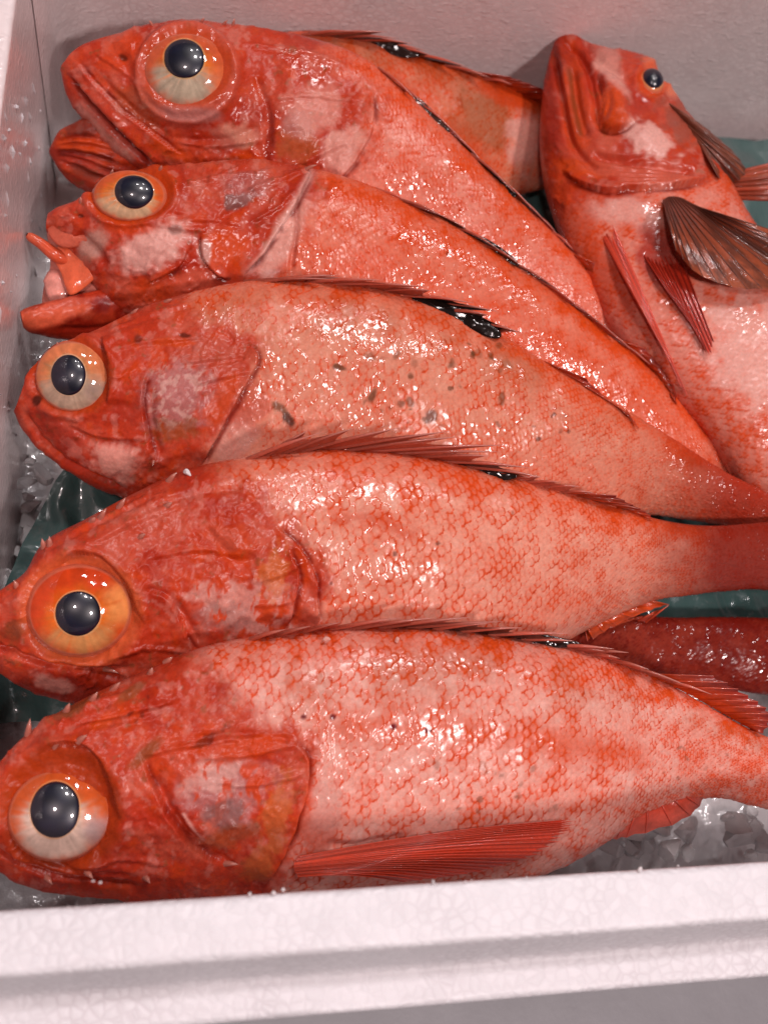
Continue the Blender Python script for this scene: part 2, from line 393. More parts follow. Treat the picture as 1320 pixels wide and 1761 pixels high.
    def flank(self, gill, inside, pale=PALE, red=np.array([.70, .088, .014]), amp=0.44, edge_k=0.95, patch=0.5, back=None, seed=0, olive=0.0, tailred=0.8, bias=0.0):
        """scaled skin behind the gill line, smooth red head before it"""
        x = self.side(gill, inside)                                    # >0 on the head side
        body = sstep(28, -34, x + (self.nz(42, 4, 5) - 0.5) * 120)
        self.body = body
        # head colour
        hn = self.nz(50, 5, 11); hf = self.nz(14, 4, 12)
        self.col = HEAD + (PINK - HEAD) * np.clip((hn - 0.42) * 2.6 + (hf - 0.5) * 1.6, 0, 1)[..., None]
        self.mix(sstep(0.55, 0.75, self.nz(34, 4, 13)) * 0.65, RED)
        self.mix(sstep(0.66, 0.80, self.nz(26, 4, 14)) * 0.5, ORANGE)
        self.mix(sstep(0.70, 0.78, self.nz(13, 4, 15)) * 0.5, OLIVE); self.mix(sstep(0.52, 0.72, self.nz(64, 5, 35)) * 0.5, DEEP * 1.35); self.mix(sstep(0.60, 0.72, self.nz(20, 4, 36)) * 0.22, PALE)
        self.h += (self.nz(46, 4, 16) - 0.5) * 2.0e-3 * (1 - body) + (self.nz(12, 3, 17) - 0.5) * 0.55e-3 * (1 - body)
        rid = 1 - np.abs(self.nz(30, 3, 27) - .5) * 4
        self.h += np.clip(rid, 0, 1) ** 2 * 0.55e-3 * (1 - body) * sstep(.45, .6, self.nz(80, 2, 28))
        # scales
        wx = (fbm(self.xi * 0.22, self.eta * 0.22, 3, self.seed + 3) - 0.5) * 0.9; wy = (fbm(self.xi * 0.22 + 40, self.eta * 0.22, 3, self.seed + 4) - 0.5) * 0.9
        H, E, ID = scale_lattice(self.xi + wx, self.eta + wy, self.seed)
        loss = sstep(0.35, 0.7, self.nz(55, 4, 18))                     # where scales stand out less
        self.h += (amp * 1e-3) * (H * (0.45 + 0.75 * ID)) * body * (1.05 - 0.35 * loss)
        self.h += (self.nz(70, 3, 19) - 0.5) * 1.4e-3 * body
        ptc = self.nz(75, 5, 20); fine = self.nz(9, 3, 22); med = self.nz(24, 4, 23)
        cresc = sstep(0.76, 0.97, E + (fine - 0.5) * 0.45) * sstep(0.50, 0.72, 0.55 * ID + 0.65 * med)
        outl = sstep(0.80, 1.0, E) * (0.20 + 0.35 * sstep(.4, .65, med))
        m = edge_k * np.maximum(cresc, outl * .8) + patch * (0.55 * sstep(0.42, 0.70, ptc * 0.5 + med * 0.4 + fine * .1) + .22 * sstep(.48, .64, fine) * sstep(.45, .6, med)) + 0.45 * (ID - 0.5) * patch + 0.04 + bias
        m = m + .42 * sstep(.60, .47, H + (fine - .5) * .15) * (.15 + .85 * sstep(.40, .60, .7 * med + .3 * ID))   # skin showing at the root of each scale
        lane = sstep(0.3, 1.0, self.s)[:, None]                          # redder and finer towards the tail
        m = m + tailred * 0.30 * lane * (0.6 + 0.8 * med)
        m = m + 0.45 * sstep(0.55, 0.95, self.c + (med - .5) * .3)       # back redder
        cb = pale + (np.minimum(pale * np.array([1.03, 1.2, 1.25]), .85) - pale) * np.clip((self.nz(40, 4, 24) - 0.42) * 2.8, 0, 1)[..., None]
        cb = cb + (red - cb) * np.clip(m, 0, 1)[..., None]
        cb = cb + (DEEP - cb) * (np.clip(cresc * sstep(0.58, 0.8, fine) * 0.35, 0, 1))[..., None]
        if olive:
            cb = cb + (OLIVE - cb) * (olive * sstep(0.30, 0.75, self.c) * sstep(0.98, 0.8, self.c) * sstep(0.35, 0.65, ptc))[..., None]
        self.col = self.col * (1 - body[..., None]) + cb * body[..., None]
    def wetness(self, head, body, blobs=()):
        n = self.nz(90, 3, 97)
        self.wet = (head * (1 - self.body) + body * self.body) * (.35 + 1.3 * sstep(.35, .65, n))
        for c, r, k in blobs: self.wet += (k - self.wet) * sstep(1.2, .5, self._er(c, r, 0) + (n - .5) * .6)
    def specks(self, n, box, seed=3, colr=DARK, rmin=3, rmax=8, k=0.8):
        rg = np.random.default_rng(seed)
        for _ in range(n):
            c = rg.uniform(box[0], box[2]), rg.uniform(box[1], box[3]); r = rg.uniform(rmin, rmax)
            self.pblob(c, (r, r * rg.uniform(.4, .9)), colr, k * rg.uniform(.4, 1), rg.uniform(0, 180), 0.7, 8, seed=int(rg.integers(40)))
    def socket(self, c, r, depth, lip=0.8, ang=0, colr=None, k=0.8):
        er = self._er(c, r, ang)
        self.h -= depth * 1e-3 * sstep(1.08, 0.72, er)
        self.h += lip * 1e-3 * np.exp(-((er - 1.12) / 0.10) ** 2)
        if colr is not None: self.mix(k * sstep(1.18, 0.95, er + (self.nz(18, 3, 44) - .5) * .15), colr)
    # --- output
    def finish(self):
        fade = sstep(0.0, 0.12, self.edge)
        s0 = sstep(0, 12, np.arange(self.nS))[:, None]
        P = self.P.copy()
        P[:, :self.nT] += self.n * (self.h * fade * s0)[..., None]
        self.top = P[:, :self.nT]
        self.px, self.py, self.dep = proj(self.top)
        nrm = normals_grid(self.top); nrm = nrm if nrm[self.nS // 2, self.nT // 2, 2] > 0 else -nrm
        self.col = np.concatenate([self.col * np.array([.93, .73, .65]), np.clip(self.wet, 0, 1)[..., None]], -1)
        col = np.zeros((self.nS, self.nR, 4)); col[:, :self.nT] = self.col
        nb = self.nR - self.nT
        w = np.linspace(0, 1, nb)[None, :, None]
        col[:, self.nT:] = self.col[:, -1:, :] * (1 - w) + self.col[:, :1, :] * w
        faces = grid_faces(self.nS, self.nR, True)
        V = P.reshape(-1, 3)
        # orient outward
        base = len(V)
        V = np.vstack([V, P[0].mean(0), P[-1].mean(0)])
        col = np.vstack([col.reshape(-1, 4), self.col[0].mean(0), self.col[-1].mean(0)])
        j = np.arange(self.nR); j2 = (j + 1) % self.nR
        c0 = np.stack([np.full_like(j, base), j, j2, j2], 1)
        off = (self.nS - 1) * self.nR
        c1 = np.stack([np.full_like(j, base + 1), off + j2, off + j, off + j], 1)
        tri0, tri1 = c0[:, :3], c1[:, :3]
        fa = np.vstack([np.stack([faces[:, 0], faces[:, 1], faces[:, 2]], 1), np.stack([faces[:, 0], faces[:, 2], faces[:, 3]], 1), tri0, tri1])
        fi = (self.nS // 2) * self.nR + self.nT // 2
        v0, v1, v2 = V[faces[fi][:3]]
        if np.cross(v1 - v0, v2 - v0) @ self.n[self.nS // 2, self.nT // 2] < 0: fa = fa[:, ::-1]
        self.body_obj = mesh_obj(self.part, V, fa, SKIN, self.root, col)
        st = 3
        self._spx, self._spy, self._sd = self.px[::st, ::st].ravel(), self.py[::st, ::st].ravel(), self.dep[::st, ::st].ravel()
        self._sn = nrm[::st, ::st].reshape(-1, 3)
        return self
    def pt(self, p, lift=0.0):
        k = np.argmin((self._spx - p[0]) ** 2 + (self._spy - p[1]) ** 2)
        return at_depth(p[0], p[1], self._sd[k] - lift * 1e-3)
    def nrm(self, p, rad=40):
        d = (self._spx - p[0]) ** 2 + (self._spy - p[1]) ** 2
        m = d < rad * rad
        if not m.any(): m = d <= d.min()
        return _n(self._sn[m].mean(0))
    # --- parts
    def eye(self, c, r, pc, pr, iris, dome=0.42, lift=1.0, ang=0, toward=0.55, sink=None):
        """c, r: iris centre and radii; pc, pr: pupil; iris(r,theta,noise)->colour"""
        k = np.argmin((self._spx - c[0]) ** 2 + (self._spy - c[1]) ** 2)
        d = (self._spx - c[0]) ** 2 + (self._spy - c[1]) ** 2
        ring = (d < (1.3 * max(r)) ** 2) & (d > (0.95 * max(r)) ** 2)
        dep = np.median(self._sd[ring]) if ring.any() else self._sd[k]
        O = at_depth(c[0], c[1], dep - lift * 1e-3)
        mpp = dep / F_PX
        ax = _n((1 - toward) * self.nrm(c, 90) + toward * _n(CAM - O))
        ux = _n(at_depth(c[0] + 10, c[1], dep) - at_depth(c[0], c[1], dep)); ux = _n(ux - ax * (ux @ ax)); uy = np.cross(ax, ux)
        a = math.radians(ang)
        R0 = mpp * (r[0] + r[1]) / 2
        nr, nt = 48, 96
        rr = np.linspace(0, 1.12, nr)[:, None]; th = np.linspace(0, 2 * math.pi, nt, endpoint=False)[None, :]
        X = rr * np.cos(th) * r[0] * mpp; Y = rr * np.sin(th) * r[1] * mpp
        prof = np.sqrt(np.maximum(0, 1.35 - rr ** 2)) - math.sqrt(0.35)
        Zh = R0 * dome * prof / (math.sqrt(1.35) - math.sqrt(.35)) * np.ones_like(th)
        Zh = np.where(rr > 1.0, Zh - (rr - 1.0) * R0 * 1.6, Zh)
        P = O + X[..., None] * ux + Y[..., None] * uy + Zh[..., None] * ax
        nzv = fbm(rr * 3 + 7 * self.seed, np.cos(th) * 5 + 3, 4, self.seed + 60) * .5 + fbm(np.sin(th) * 9 + 5 + 0 * rr, np.cos(th) * 9 + 0 * rr, 3, self.seed + 66) * .5
        # distance to the pupil rim in the iris plane
        dxp = (c[0] + rr * np.cos(th) * r[0] - pc[0]) / pr[0]; dyp = (c[1] - rr * np.sin(th) * r[1] - pc[1]) / pr[1]
        rp = np.hypot(dxp, dyp)
        colr = iris(rr * np.ones_like(th), th * np.ones_like(rr), nzv, rp)
        F = grid_faces(nr, nt, True)
        eye = mesh_obj('eye', P.reshape(-1, 3), F, IRIS, self.root, colr.reshape(-1, 3))
        # pupil: a clear-coated dome standing in the iris
        n2 = 22
        qq = np.linspace(0, 1, n2)[:, None]; wb_ = 1 + .05 * (fbm(np.cos(th) * 1.5 + self.seed, np.sin(th) * 1.5, 2, 8) - .5)
        X = (pc[0] - c[0] + qq * wb_ * np.cos(th) * pr[0]) * mpp; Y = (c[1] - pc[1] + qq * wb_ * np.sin(th) * pr[1]) * mpp
        rn = np.hypot(X / (r[0] * mpp), Y / (r[1] * mpp))
        Zb = R0 * dome * (np.sqrt(np.maximum(0.02, 1.35 - rn ** 2)) - math.sqrt(.35)) / (math.sqrt(1.35) - math.sqrt(.35))
        Zp = Zb + (0.00025 + 0.0011 * np.sqrt(np.maximum(0, 1 - qq ** 2))) * np.where(qq > 0.995, -2.0, 1.0)
        P = O + X[..., None] * ux + Y[..., None] * uy + Zp[..., None] * ax
        mesh_obj('pupil', P.reshape(-1, 3), grid_faces(n2, nt, True), PUPIL, eye)
        return eye
    def spike(self, base, tip, w=5, lift=2.0, name='head_spine', colr=(0.62, 0.20, 0.14), lift0=-1.0):
        A = self.pt(base, lift0); B = at_depth(tip[0], tip[1], proj(A)[2] - lift * 1e-3)
        return tube(name, [A, 0.5 * (A + B) + 0.12 * np.array([0, 0, np.linalg.norm(B - A)]), B], [w * MPP, w * .6 * MPP, 0.15 * MPP], SPINE, self.root, np.array([np.array(colr) * .8, colr, [0.66, 0.32, 0.25]]))
    def spiny_fin(self, spines, mcol, scol=(0.62, 0.12, 0.07), w=4.0, seed=0, name='dorsal_fin', colvar=0.5):
        """spines: (base_px, tip_px, lift) ; a web of skin between neighbours, each spine a sub-part"""
        rg = np.random.default_rng(seed)
        B = [self.pt(b, -0.6) for b, t, l in spines]
        Tt = [at_depth(t[0], t[1], self._edge_depth(b) - l * 1e-3) for b, t, l in spines]
        nv = 9; sub = 5
        rows, cols = [], []
        mc = [np.asarray(mcol(i / max(1, len(spines) - 1), rg)) for i in range(len(spines))]
        for i in range(len(spines) - 1):
            for q in range(sub):
                u = q / sub
                b = B[i] * (1 - u) + B[i + 1] * u
                reach = 1 - 0.42 * math.sin(math.pi * u) ** 0.8
                t = (B[i] + (Tt[i] - B[i]) * 0.93) * (1 - u) + (B[i + 1] + (Tt[i + 1] - B[i + 1]) * 0.93) * u
                v = np.linspace(0, reach, nv)[:, None]
                sag = np.sin(math.pi * u) * np.sin(math.pi * np.clip(v, 0, 1)) * 0.0012 * (1 if i % 2 else -1)
                rows.append(b + (t - b) * v + sag * np.array([0, 0, 1.0]))
                cols.append((mc[i] * (1 - u) + mc[i + 1] * u) * (1 - 0.25 * v) + 0.0 * v)
        rows.append(B[-1] + (Tt[-1] - B[-1]) * np.linspace(0, .9, nv)[:, None]); cols.append(mc[-1] * np.ones((nv, 1)))
        G = np.array(rows); Cc = np.array(cols) * (0.8 + 0.4 * rg.random((len(rows), nv, 1)))
        fin = mesh_obj(name, G.reshape(-1, 3), grid_faces(len(rows), nv), FIN, self.root, Cc.reshape(-1, 3))
        for i, (b, t, l) in enumerate(spines):
            A, Z = B[i], Tt[i]
            mid = 0.5 * (A + Z) + np.array([0, 0, 0.0012])
            cc = np.array(scol) * rg.uniform(.75, 1.2)
            tube('spine', [A, mid, Z], [w * MPP, w * .75 * MPP, .2 * MPP], SPINE, fin, np.array([cc * .7, cc, [0.74, 0.34, 0.28]]))
        return fin
    def _edge_depth(self, b):
        return self._sd[np.argmin((self._spx - b[0]) ** 2 + (self._spy - b[1]) ** 2)]
    def fan(self, base, tip, nrays, lift0=0.0, lift1=2.0, c0=RED, c1=RED, name='fin', belly=2.0, w=2.2, raycol=None, dark=0.0, seed=0, jag=0.08, raysplit=True, corr=0.22, bend=0.0):
        """soft fin: membrane with a swell and corrugation; every ray a sub-part"""
        rg = np.random.default_rng(seed + 5)
        nb = nrays * 4 + 1; nv = 22
        b2 = catmull(base, nb)[0] if len(base) > 2 else np.linspace(base[0], base[1], nb)
        t2 = catmull(tip, nb)[0] if len(tip) > 2 else np.linspace(tip[0], tip[1], nb)
        Bw = np.array([self.pt(p, lift0) for p in b2])
        ker = np.ones(7) / 7
        bd = proj(Bw)[2]; bd = np.convolve(np.pad(bd, 3, mode='edge'), ker, 'valid')
        Bw = np.array([at_depth(p[0], p[1], q) for p, q in zip(b2, bd)])
        td = []
        for p, q in zip(t2, bd):
            k = np.argmin((self._spx - p[0]) ** 2 + (self._spy - p[1]) ** 2)
            near = math.hypot(self._spx[k] - p[0], self._spy[k] - p[1]) < 12
            td.append((min(self._sd[k], q + .02) if near else q) - lift1 * 1e-3)
        td = np.convolve(np.pad(td, 3, mode='edge'), ker, 'valid')
        Tw = np.array([at_depth(p[0], p[1], q) for p, q in zip(t2, td)])
        up = _n(CAM - Bw.mean(0))
        ii = np.arange(nb)
        ph = ii / 4.0
        tipj = 1 - jag * (0.5 - 0.5 * np.cos(2 * math.pi * ph)) - jag * .6 * np.interp(ph, np.arange(nrays + 1), rg.random(nrays + 1))
        v = np.linspace(0, 1, nv)[None, :, None]
        G = Bw[:, None] + (Tw - Bw)[:, None] * v * tipj[:, None, None]
        G = G + up * (belly * 1e-3 * np.sin(math.pi * np.clip(v, 0, 1)) + corr * 1e-3 * np.cos(2 * math.pi * ph)[:, None, None] * np.sin(math.pi * np.clip(v * .9 + .1, 0, 1)))
        G = G + _n(at_depth(0, 100, .4) - at_depth(0, 200, .4)) * (bend * MPP * 4 * v * (1 - v))
        c0, c1 = np.asarray(c0), np.asarray(c1)
        nzz = fbm(ii[:, None] * .35 + 0 * v[..., 0], v[..., 0] * 4 + 0 * ii[:, None], 3, seed + 80)[..., None]
        cc = c0 + (c1 - c0) * v
        cc = cc * (0.55 + 0.9 * nzz) * (0.75 + 0.5 * np.interp(ph, np.arange(nrays + 1), rg.random(nrays + 1)))[:, None, None]
        if dark: cc = cc + (DARK * 1.6 - cc) * (dark * sstep(.42, .62, nzz))
        fin = mesh_obj(name, G.reshape(-1, 3), grid_faces(nb, nv), FIN, self.root, cc.reshape(-1, 3))
        if raysplit:
            for q in range(0, nb, 4):
                pts = [G[q, 0] + up * .0002, G[q, 7] + up * .0003, G[q, 14] + up * .0003, G[q, 21] + up * .0002]
                rc = np.asarray(raycol if raycol is not None else (c0 + c1) / 2 * 1.15) * rg.uniform(.75, 1.2)
                tube('fin_ray', pts, [w * MPP, w * .9 * MPP, w * .65 * MPP, w * .25 * MPP], SPINE, fin, np.array([rc, rc, rc, rc * .9 + .06]))
        return fin

def tube(name, pts, rad, mat, parent, cols, nseg=10, ns=7, **props):
    pts = np.asarray(pts, float); rad = np.asarray(rad, float); cols = np.asarray(cols, float)
    t = np.linspace(0, 1, len(pts)); tt = np.linspace(0, 1, nseg)
    C = catmull(pts, nseg)[0] if len(pts) > 2 else pts[0] + (pts[1] - pts[0]) * tt[:, None]
    r = np.interp(tt, t, rad); cc = np.stack([np.interp(tt, t, cols[:, k]) for k in range(3)], 1)
    T = np.gradient(C, axis=0); T /= np.linalg.norm(T, axis=1, keepdims=True) + 1e-12
    a = np.cross(T, [0.13, 0.21, 0.97]); a /= np.linalg.norm(a, axis=1, keepdims=True); b = np.cross(T, a)
    th = np.linspace(0, 2 * math.pi, ns, endpoint=False)
    P = C[:, None] + r[:, None, None] * (np.cos(th)[None, :, None] * a[:, None] + np.sin(th)[None, :, None] * b[:, None])
    return mesh_obj(name, P.reshape(-1, 3), grid_faces(nseg, ns, True), mat, parent, np.repeat(cc, ns, 0), **props)

# ------------------------------------------------------------------ the box and what lies in it
ZR = 0.160; LZ = 0.139
X0, X1, Y0, Y1 = -0.026, 0.345, float(at(0, 1566, ZR)[1]), 0.372
def wall(name, profile, length_axis, a0, a1, n, parent, seed, amp=0.0004, mat=None):
    """profile: closed list of (across, z); extruded along the other axis, edges slightly uneven"""
    pr = np.asarray(profile, float)
    dense = []
    for i in range(len(pr)):
        p, q, r = pr[i - 1], pr[i], pr[(i + 1) % len(pr)]
        rd = min(0.0022, 0.4 * np.linalg.norm(p - q), 0.4 * np.linalg.norm(r - q))
        A, B = q + _n(p - q) * rd, q + _n(r - q) * rd
        for t in np.linspace(0, 1, 5): dense.append((1 - t) ** 2 * A + 2 * t * (1 - t) * q + t * t * B)
    # subdivide long runs
    out = []
    for i in range(len(dense)):
        p, q = dense[i], dense[(i + 1) % len(dense)]
        k = max(1, int(np.linalg.norm(q - p) / 0.004))
        for t in range(k): out.append(p + (q - p) * t / k)
    out = np.array(out); m = len(out)
    ctr = out.mean(0)
    u = np.linspace(a0, a1, n)
    nz = (fbm(u[:, None] * 60 + 0 * out[None, :, 0], np.arange(m)[None, :] * 0.23 + 0 * u[:, None], 3, seed) - .5) * 2 * amp
    d = out - ctr; d /= np.linalg.norm(d, axis=1, keepdims=True)
    Q = out[None] + d[None] * nz[..., None]
    P = np.zeros((n, m, 3))
    if length_axis == 'x': P[..., 0] = u[:, None]; P[..., 1] = Q[..., 0]
    else: P[..., 1] = u[:, None]; P[..., 0] = Q[..., 0]
    P[..., 2] = Q[..., 1]
    F = grid_faces(n, m, True).tolist()
    F.append(list(range(m))[::-1]); F.append([(n - 1) * m + j for j in range(m)])
    o = mesh_obj(name, P.reshape(-1, 3), F, mat or FOAM, parent)
    bm_fix(o); return o
def bm_fix(o):
    import bmesh
    bm = bmesh.new(); bm.from_mesh(o.data); bmesh.ops.recalc_face_normals(bm, faces=bm.faces); bm.to_mesh(o.data); bm.free()
    for p in o.data.polygons: p.use_smooth = len(p.vertices) == 4
box = empty('foam_box', label='white foam fish box with stepped rim holding the red fish', category='box')
lip, slope, ledge = float(at(0, 1681, ZR)[1]), float(at(0, 1716, LZ)[1]), float(at(660, 1737, LZ)[1])
wall('front_wall', [(Y0, -0.018), (Y0, ZR), (lip, ZR), (slope, LZ), (ledge, LZ), (ledge, -0.018)], 'x', X0 - 0.055, X1 + 0.033, 260, box, 3)
wall('back_wall', [(Y1, -0.018), (Y1, ZR), (Y1 + .016, ZR), (Y1 + .0215, LZ), (Y1 + .033, LZ), (Y1 + .033, -0.018)], 'x', X0 - 0.033, X1 + 0.033, 120, box, 4, mat=FOAM_BOUNCE_TINTED)
sw = wall('side_wall', [(X0 + .002, -0.018), (X0 - .0075, ZR), (X0 - .0235, ZR), (X0 - .029, LZ), (X0 - .041, LZ), (X0 - .041, -0.018)], 'y', Y0 + .0004, Y1 - .0004, 120, box, 5, mat=FOAM_BOUNCE_TINTED)
def left_x(y): return 0.076 * (y - 0.176)                              # the left wall runs a little askew
co = np.zeros(len(sw.data.vertices) * 3); sw.data.vertices.foreach_get('co', co); co = co.reshape(-1, 3); co[:, 0] += left_x(co[:, 1]); sw.data.vertices.foreach_set('co', co.ravel())
# rounded inner corner at the back left
nz_ = 40; rc = 0.016
zc = np.linspace(0, ZR - .001, nz_)[:, None]; ta = np.linspace(0, math.pi / 2, 12)
ox = np.concatenate([[-rc - .0034], -rc * np.cos(ta), [.02]])[None]; oy = np.concatenate([[-.022], rc * np.sin(ta), [rc + .0008]])[None]
cxn = X0 + left_x(Y1) + .002 - .0095 * (zc + .018) / .178 + rc + .0008; cyn = Y1 - rc - .0006
Pc = np.stack([cxn + ox, cyn + oy + 0 * zc, zc + 0 * ox], -1); nth = ox.shape[1]
mesh_obj('corner_fillet', Pc.reshape(-1, 3), grid_faces(nz_, nth), FOAM_BOUNCE_TINTED, box)
wall('side_wall', [(X1, -0.018), (X1, ZR), (X1 + .016, ZR), (X1 + .0215, LZ), (X1 + .033, LZ), (X1 + .033, -0.018)], 'y', Y0 + .0004, Y1 - .0004, 60, box, 6)
wall('bottom_panel', [(Y0 + .0004, -0.018), (Y0 + .0004, 0.0), (Y1 - .0004, 0.0), (Y1 - .0004, -0.018)], 'x', X0 + .0004, X1 - .0004, 40, box, 7)
# torn shreds of foam on the left wall
rgs = np.random.default_rng(12); Vs, Fs = [], []
for k in range(170):
    y = rgs.uniform(.05, .365); z = rgs.uniform(.05, .155)
    if vnoise(np.array([y * 60]), np.array([z * 30]), 4)[0] < .45: continue
    x = X0 + .002 - .0095 * (z + .018) / .178 + left_x(y)
    L_, W_ = rgs.uniform(.001, .0042), rgs.uniform(.0003, .0009); ag = rgs.normal(0, .35)
    d1 = np.array([0, math.sin(ag), math.cos(ag)]) * L_; d2 = np.array([0, math.cos(ag), -math.sin(ag)]) * W_; d3 = np.array([rgs.uniform(.0004, .0011), 0, 0])
    c0 = np.array([x, y, z]); b0 = len(Vs)
    Vs += [c0 - d1, c0 + d2 * rgs.uniform(.6, 1.3) - d1 * .2, c0 + d1, c0 - d2 + d1 * .2, c0 + d3 + d1 * rgs.uniform(-.4, .4), c0 - d3]
    Fs += [[b0, b0 + 1, b0 + 4], [b0 + 1, b0 + 2, b0 + 4], [b0 + 2, b0 + 3, b0 + 4], [b0 + 3, b0, b0 + 4], [b0 + 1, b0, b0 + 5], [b0 + 2, b0 + 1, b0 + 5], [b0 + 3, b0 + 2, b0 + 5], [b0, b0 + 3, b0 + 5]]
mesh_obj('torn_foam', np.array(Vs), Fs, FOAM, box, smooth=False, kind='stuff')
# counter under the box
g = np.linspace(-1, 1, 40)
cx_, cy_ = np.meshgrid(g * 1.2 + .15, g * 1.2 + .15, indexing='ij')
mesh_obj('counter', np.stack([cx_, cy_, 0 * cx_ - 0.0185 + 0.0002 * fbm(cx_ * 9, cy_ * 9, 2, 3)], -1).reshape(-1, 3), grid_faces(40, 40), COUNTER, kind='structure')
# slush of melting ice over the bottom
nu, nv = 190, 170
ux, vy = np.meshgrid(np.linspace(X0 - .012, X1 + .0002, nu), np.linspace(Y0 - .0002, Y1 + .0002, nv), indexing='ij')
zz = 0.022 + 0.010 * (fbm(ux * 60, vy * 60, 4, 8) - .5) + 0.006 * np.abs(fbm(ux * 160, vy * 160, 3, 9) - .5)
SLUSH = simple_mat('melting_ice', (0.50, 0.48, 0.48), 0.25, 1.0, 0.08, (300, 0.0010), col2=(0.74, 0.72, 0.72), cscale=120)
mesh_obj('ice_slush', np.stack([ux, vy, zz], -1).reshape(-1, 3), grid_faces(nu, nv), SLUSH, kind='stuff', label='grey slush of melting ice on the bottom of the box', category='ice')
# teal plastic film
edge_px = catmull([(300, 200), (250, 380), (225, 560), (165, 740), (92, 840), (40, 940), (-10, 1060), (-70, 1250)], 90)[0]
left = np.array([at(p[0], p[1], 0.046) for p in edge_px])
nu = 150
G = np.zeros((90, nu, 3)); tt = np.linspace(0, 1, nu) ** 1.15
for i in range(90):
    G[i, :, 0] = left[i, 0] + (X1 - 0.004 - left[i, 0]) * tt; G[i, :, 1] = left[i, 1] + 0.010 * np.sin(tt * 9 + i * .02) * tt
gx, gy = G[..., 0], G[..., 1]
G[..., 2] = 0.050 + 0.016 * (fbm(gx * 28, gy * 28, 4, 12) - .5) + 0.010 * (0.5 - np.abs(fbm(gx * 45 + 5, gy * 30, 3, 14) - .5) * 2) - 0.004
G[..., 1] = np.clip(G[..., 1], Y0 + .004, Y1 - .004)
mesh_obj('plastic_liner', G.reshape(-1, 3), grid_faces(90, nu), LINER, label='dark teal plastic film lying crumpled under the fish', category='plastic sheet')

# ------------------------------------------------------------------ fish
def gen_spines(poly, n, L, rise, lift, seed, jitter=.25, t0=0, t1=1):
    """spines laid back along the ridge line of the back"""
    P = catmull(poly, 400)[0]; rg = np.random.default_rng(seed); out = []
    T = np.gradient(P, axis=0); T /= np.linalg.norm(T, axis=1, keepdims=True)
    for i in range(n):
        u = i / max(1, n - 1); k = int((t0 + (t1 - t0) * u) * 399)
        l = np.interp(u, np.linspace(0, 1, len(L)), L) * rg.uniform(1 - jitter, 1 + jitter); r = np.interp(u, np.linspace(0, 1, len(rise)), rise) * rg.uniform(.7, 1.3)
        nrm = np.array([T[k][1], -T[k][0]])                           # towards the back
        out.append((P[k], P[k] + T[k] * l + nrm * r, lift * rg.uniform(.6, 1.4)))
    return out
def web(light, dark, d0, d1):
    """skin of the fin: dark patch between the fractions d0..d1"""
    def f(u, rg):
        k = sstep(d0 - .06, d0 + .03, np.array(u)) * sstep(d1 + .06, d1 - .03, np.array(u))
        return np.asarray(light) * rg.uniform(.6, 1.1) * (1 - k) + np.asarray(dark) * k
    return f
def iris_fn(top, low, rim, patch=None, ring=(0.70, 0.36, 0.14), split=0.0, rim0=.62):
    top, low, rim, ring = map(np.asarray, (top, low, rim, ring))
    def f(r, th, nz, rp):
        y = np.sin(th) * r
        k = sstep(split + .30, split - .40, y + (nz - .5) * 1.3)[..., None]
        c = top * (1 - k) + low * k
        fib = fbm(np.cos(th) * 13 + 20, np.sin(th) * 13 + 20 + r * .8, 3, 5)[..., None]
        blo = fbm(np.cos(th) * 1.9 * r + 9 + top[1] * 40, np.sin(th) * 1.9 * r + 5, 3, 6)
        c = c * (0.45 + 0.65 * nz[..., None]) * (.80 + .40 * fib)
        c = c + (rim * 1.1 - c) * (.75 * sstep(.48, .62, blo) * sstep(-.5, .3, y) * sstep(1.05, 1.3, rp))[..., None]
        # thin red skin creeping over the outer iris, further in at the top
        c = c + (rim * (.7 + .6 * nz[..., None]) - c) * (sstep(rim0 - .08, .96, r + .24 * np.sin(th) + (nz - .5) * .5))[..., None]
        if patch is not None:
            ang, w, pc = patch
            dd = np.abs((th - math.radians(ang) + math.pi) % (2 * math.pi) - math.pi)
            c = c + (np.asarray(pc) - c) * (sstep(w, w * .3, dd) * sstep(.45, .7, r) * sstep(.3, .6, nz + .1))[..., None] * .7
        c = c + (np.array([.56, .17, .10]) - c) * (.7 * sstep(.95, 1.0, r))[..., None]
        c = c + ((ring + c) * .5 - c) * (sstep(1.05, 1.01, rp))[..., None]
        return c
    return f

# ---- A: the front fish
A = Fish('rockfish', 'large red fish lying nearest, against the front rim of the box', [
    (-40, 1402, -40, 1414), (-30, 1362, -25, 1468), (0, 1312, 15, 1508), (50, 1262, 75, 1527), (120, 1217, 160, 1540), (240, 1160, 270, 1547), (360, 1112, 380, 1546),
    (490, 1089, 500, 1540), (620, 1080, 620, 1530), (760, 1082, 760, 1520), (880, 1097, 880, 1511), (980, 1115, 975, 1478), (1070, 1143, 1065, 1421),
    (1160, 1183, 1150, 1384), (1240, 1229, 1220, 1370), (1320, 1268, 1300, 1386), (1420, 1300, 1400, 1405), (1480, 1302, 1470, 1415)],
    [.098, .110, .118, .118, .110, .095, .085], [.092, .085, .082, .080, .080, .080, .078], fat=0.46, step=2.0, seed=1, rows=29)
A.flank([(330, 1095), (410, 1200), (515, 1275), (533, 1340), (505, 1440), (455, 1545)], (250, 1350), patch=.55, olive=.22)
for q, c in (((330, 1310), (95, 45)), ): A.pblob(q, c, RED, .5)
A.pblob((395, 1355), (85, 62), MAUVE, .85, -20, .55, 20, 1); A.pblob((375, 1330), (70, 40), PALER * .9, .6, -25, .7, 18, 2)
A.pstreak((395, 1360), (85, 62), RED, .9, 8, 12, 34, 1)
A.pblob((390, 1398), (42, 26), GREY, .65, 0, .5, 16, 3); A.pblob((395, 1435), (60, 18), OLIVE, .4, -20)
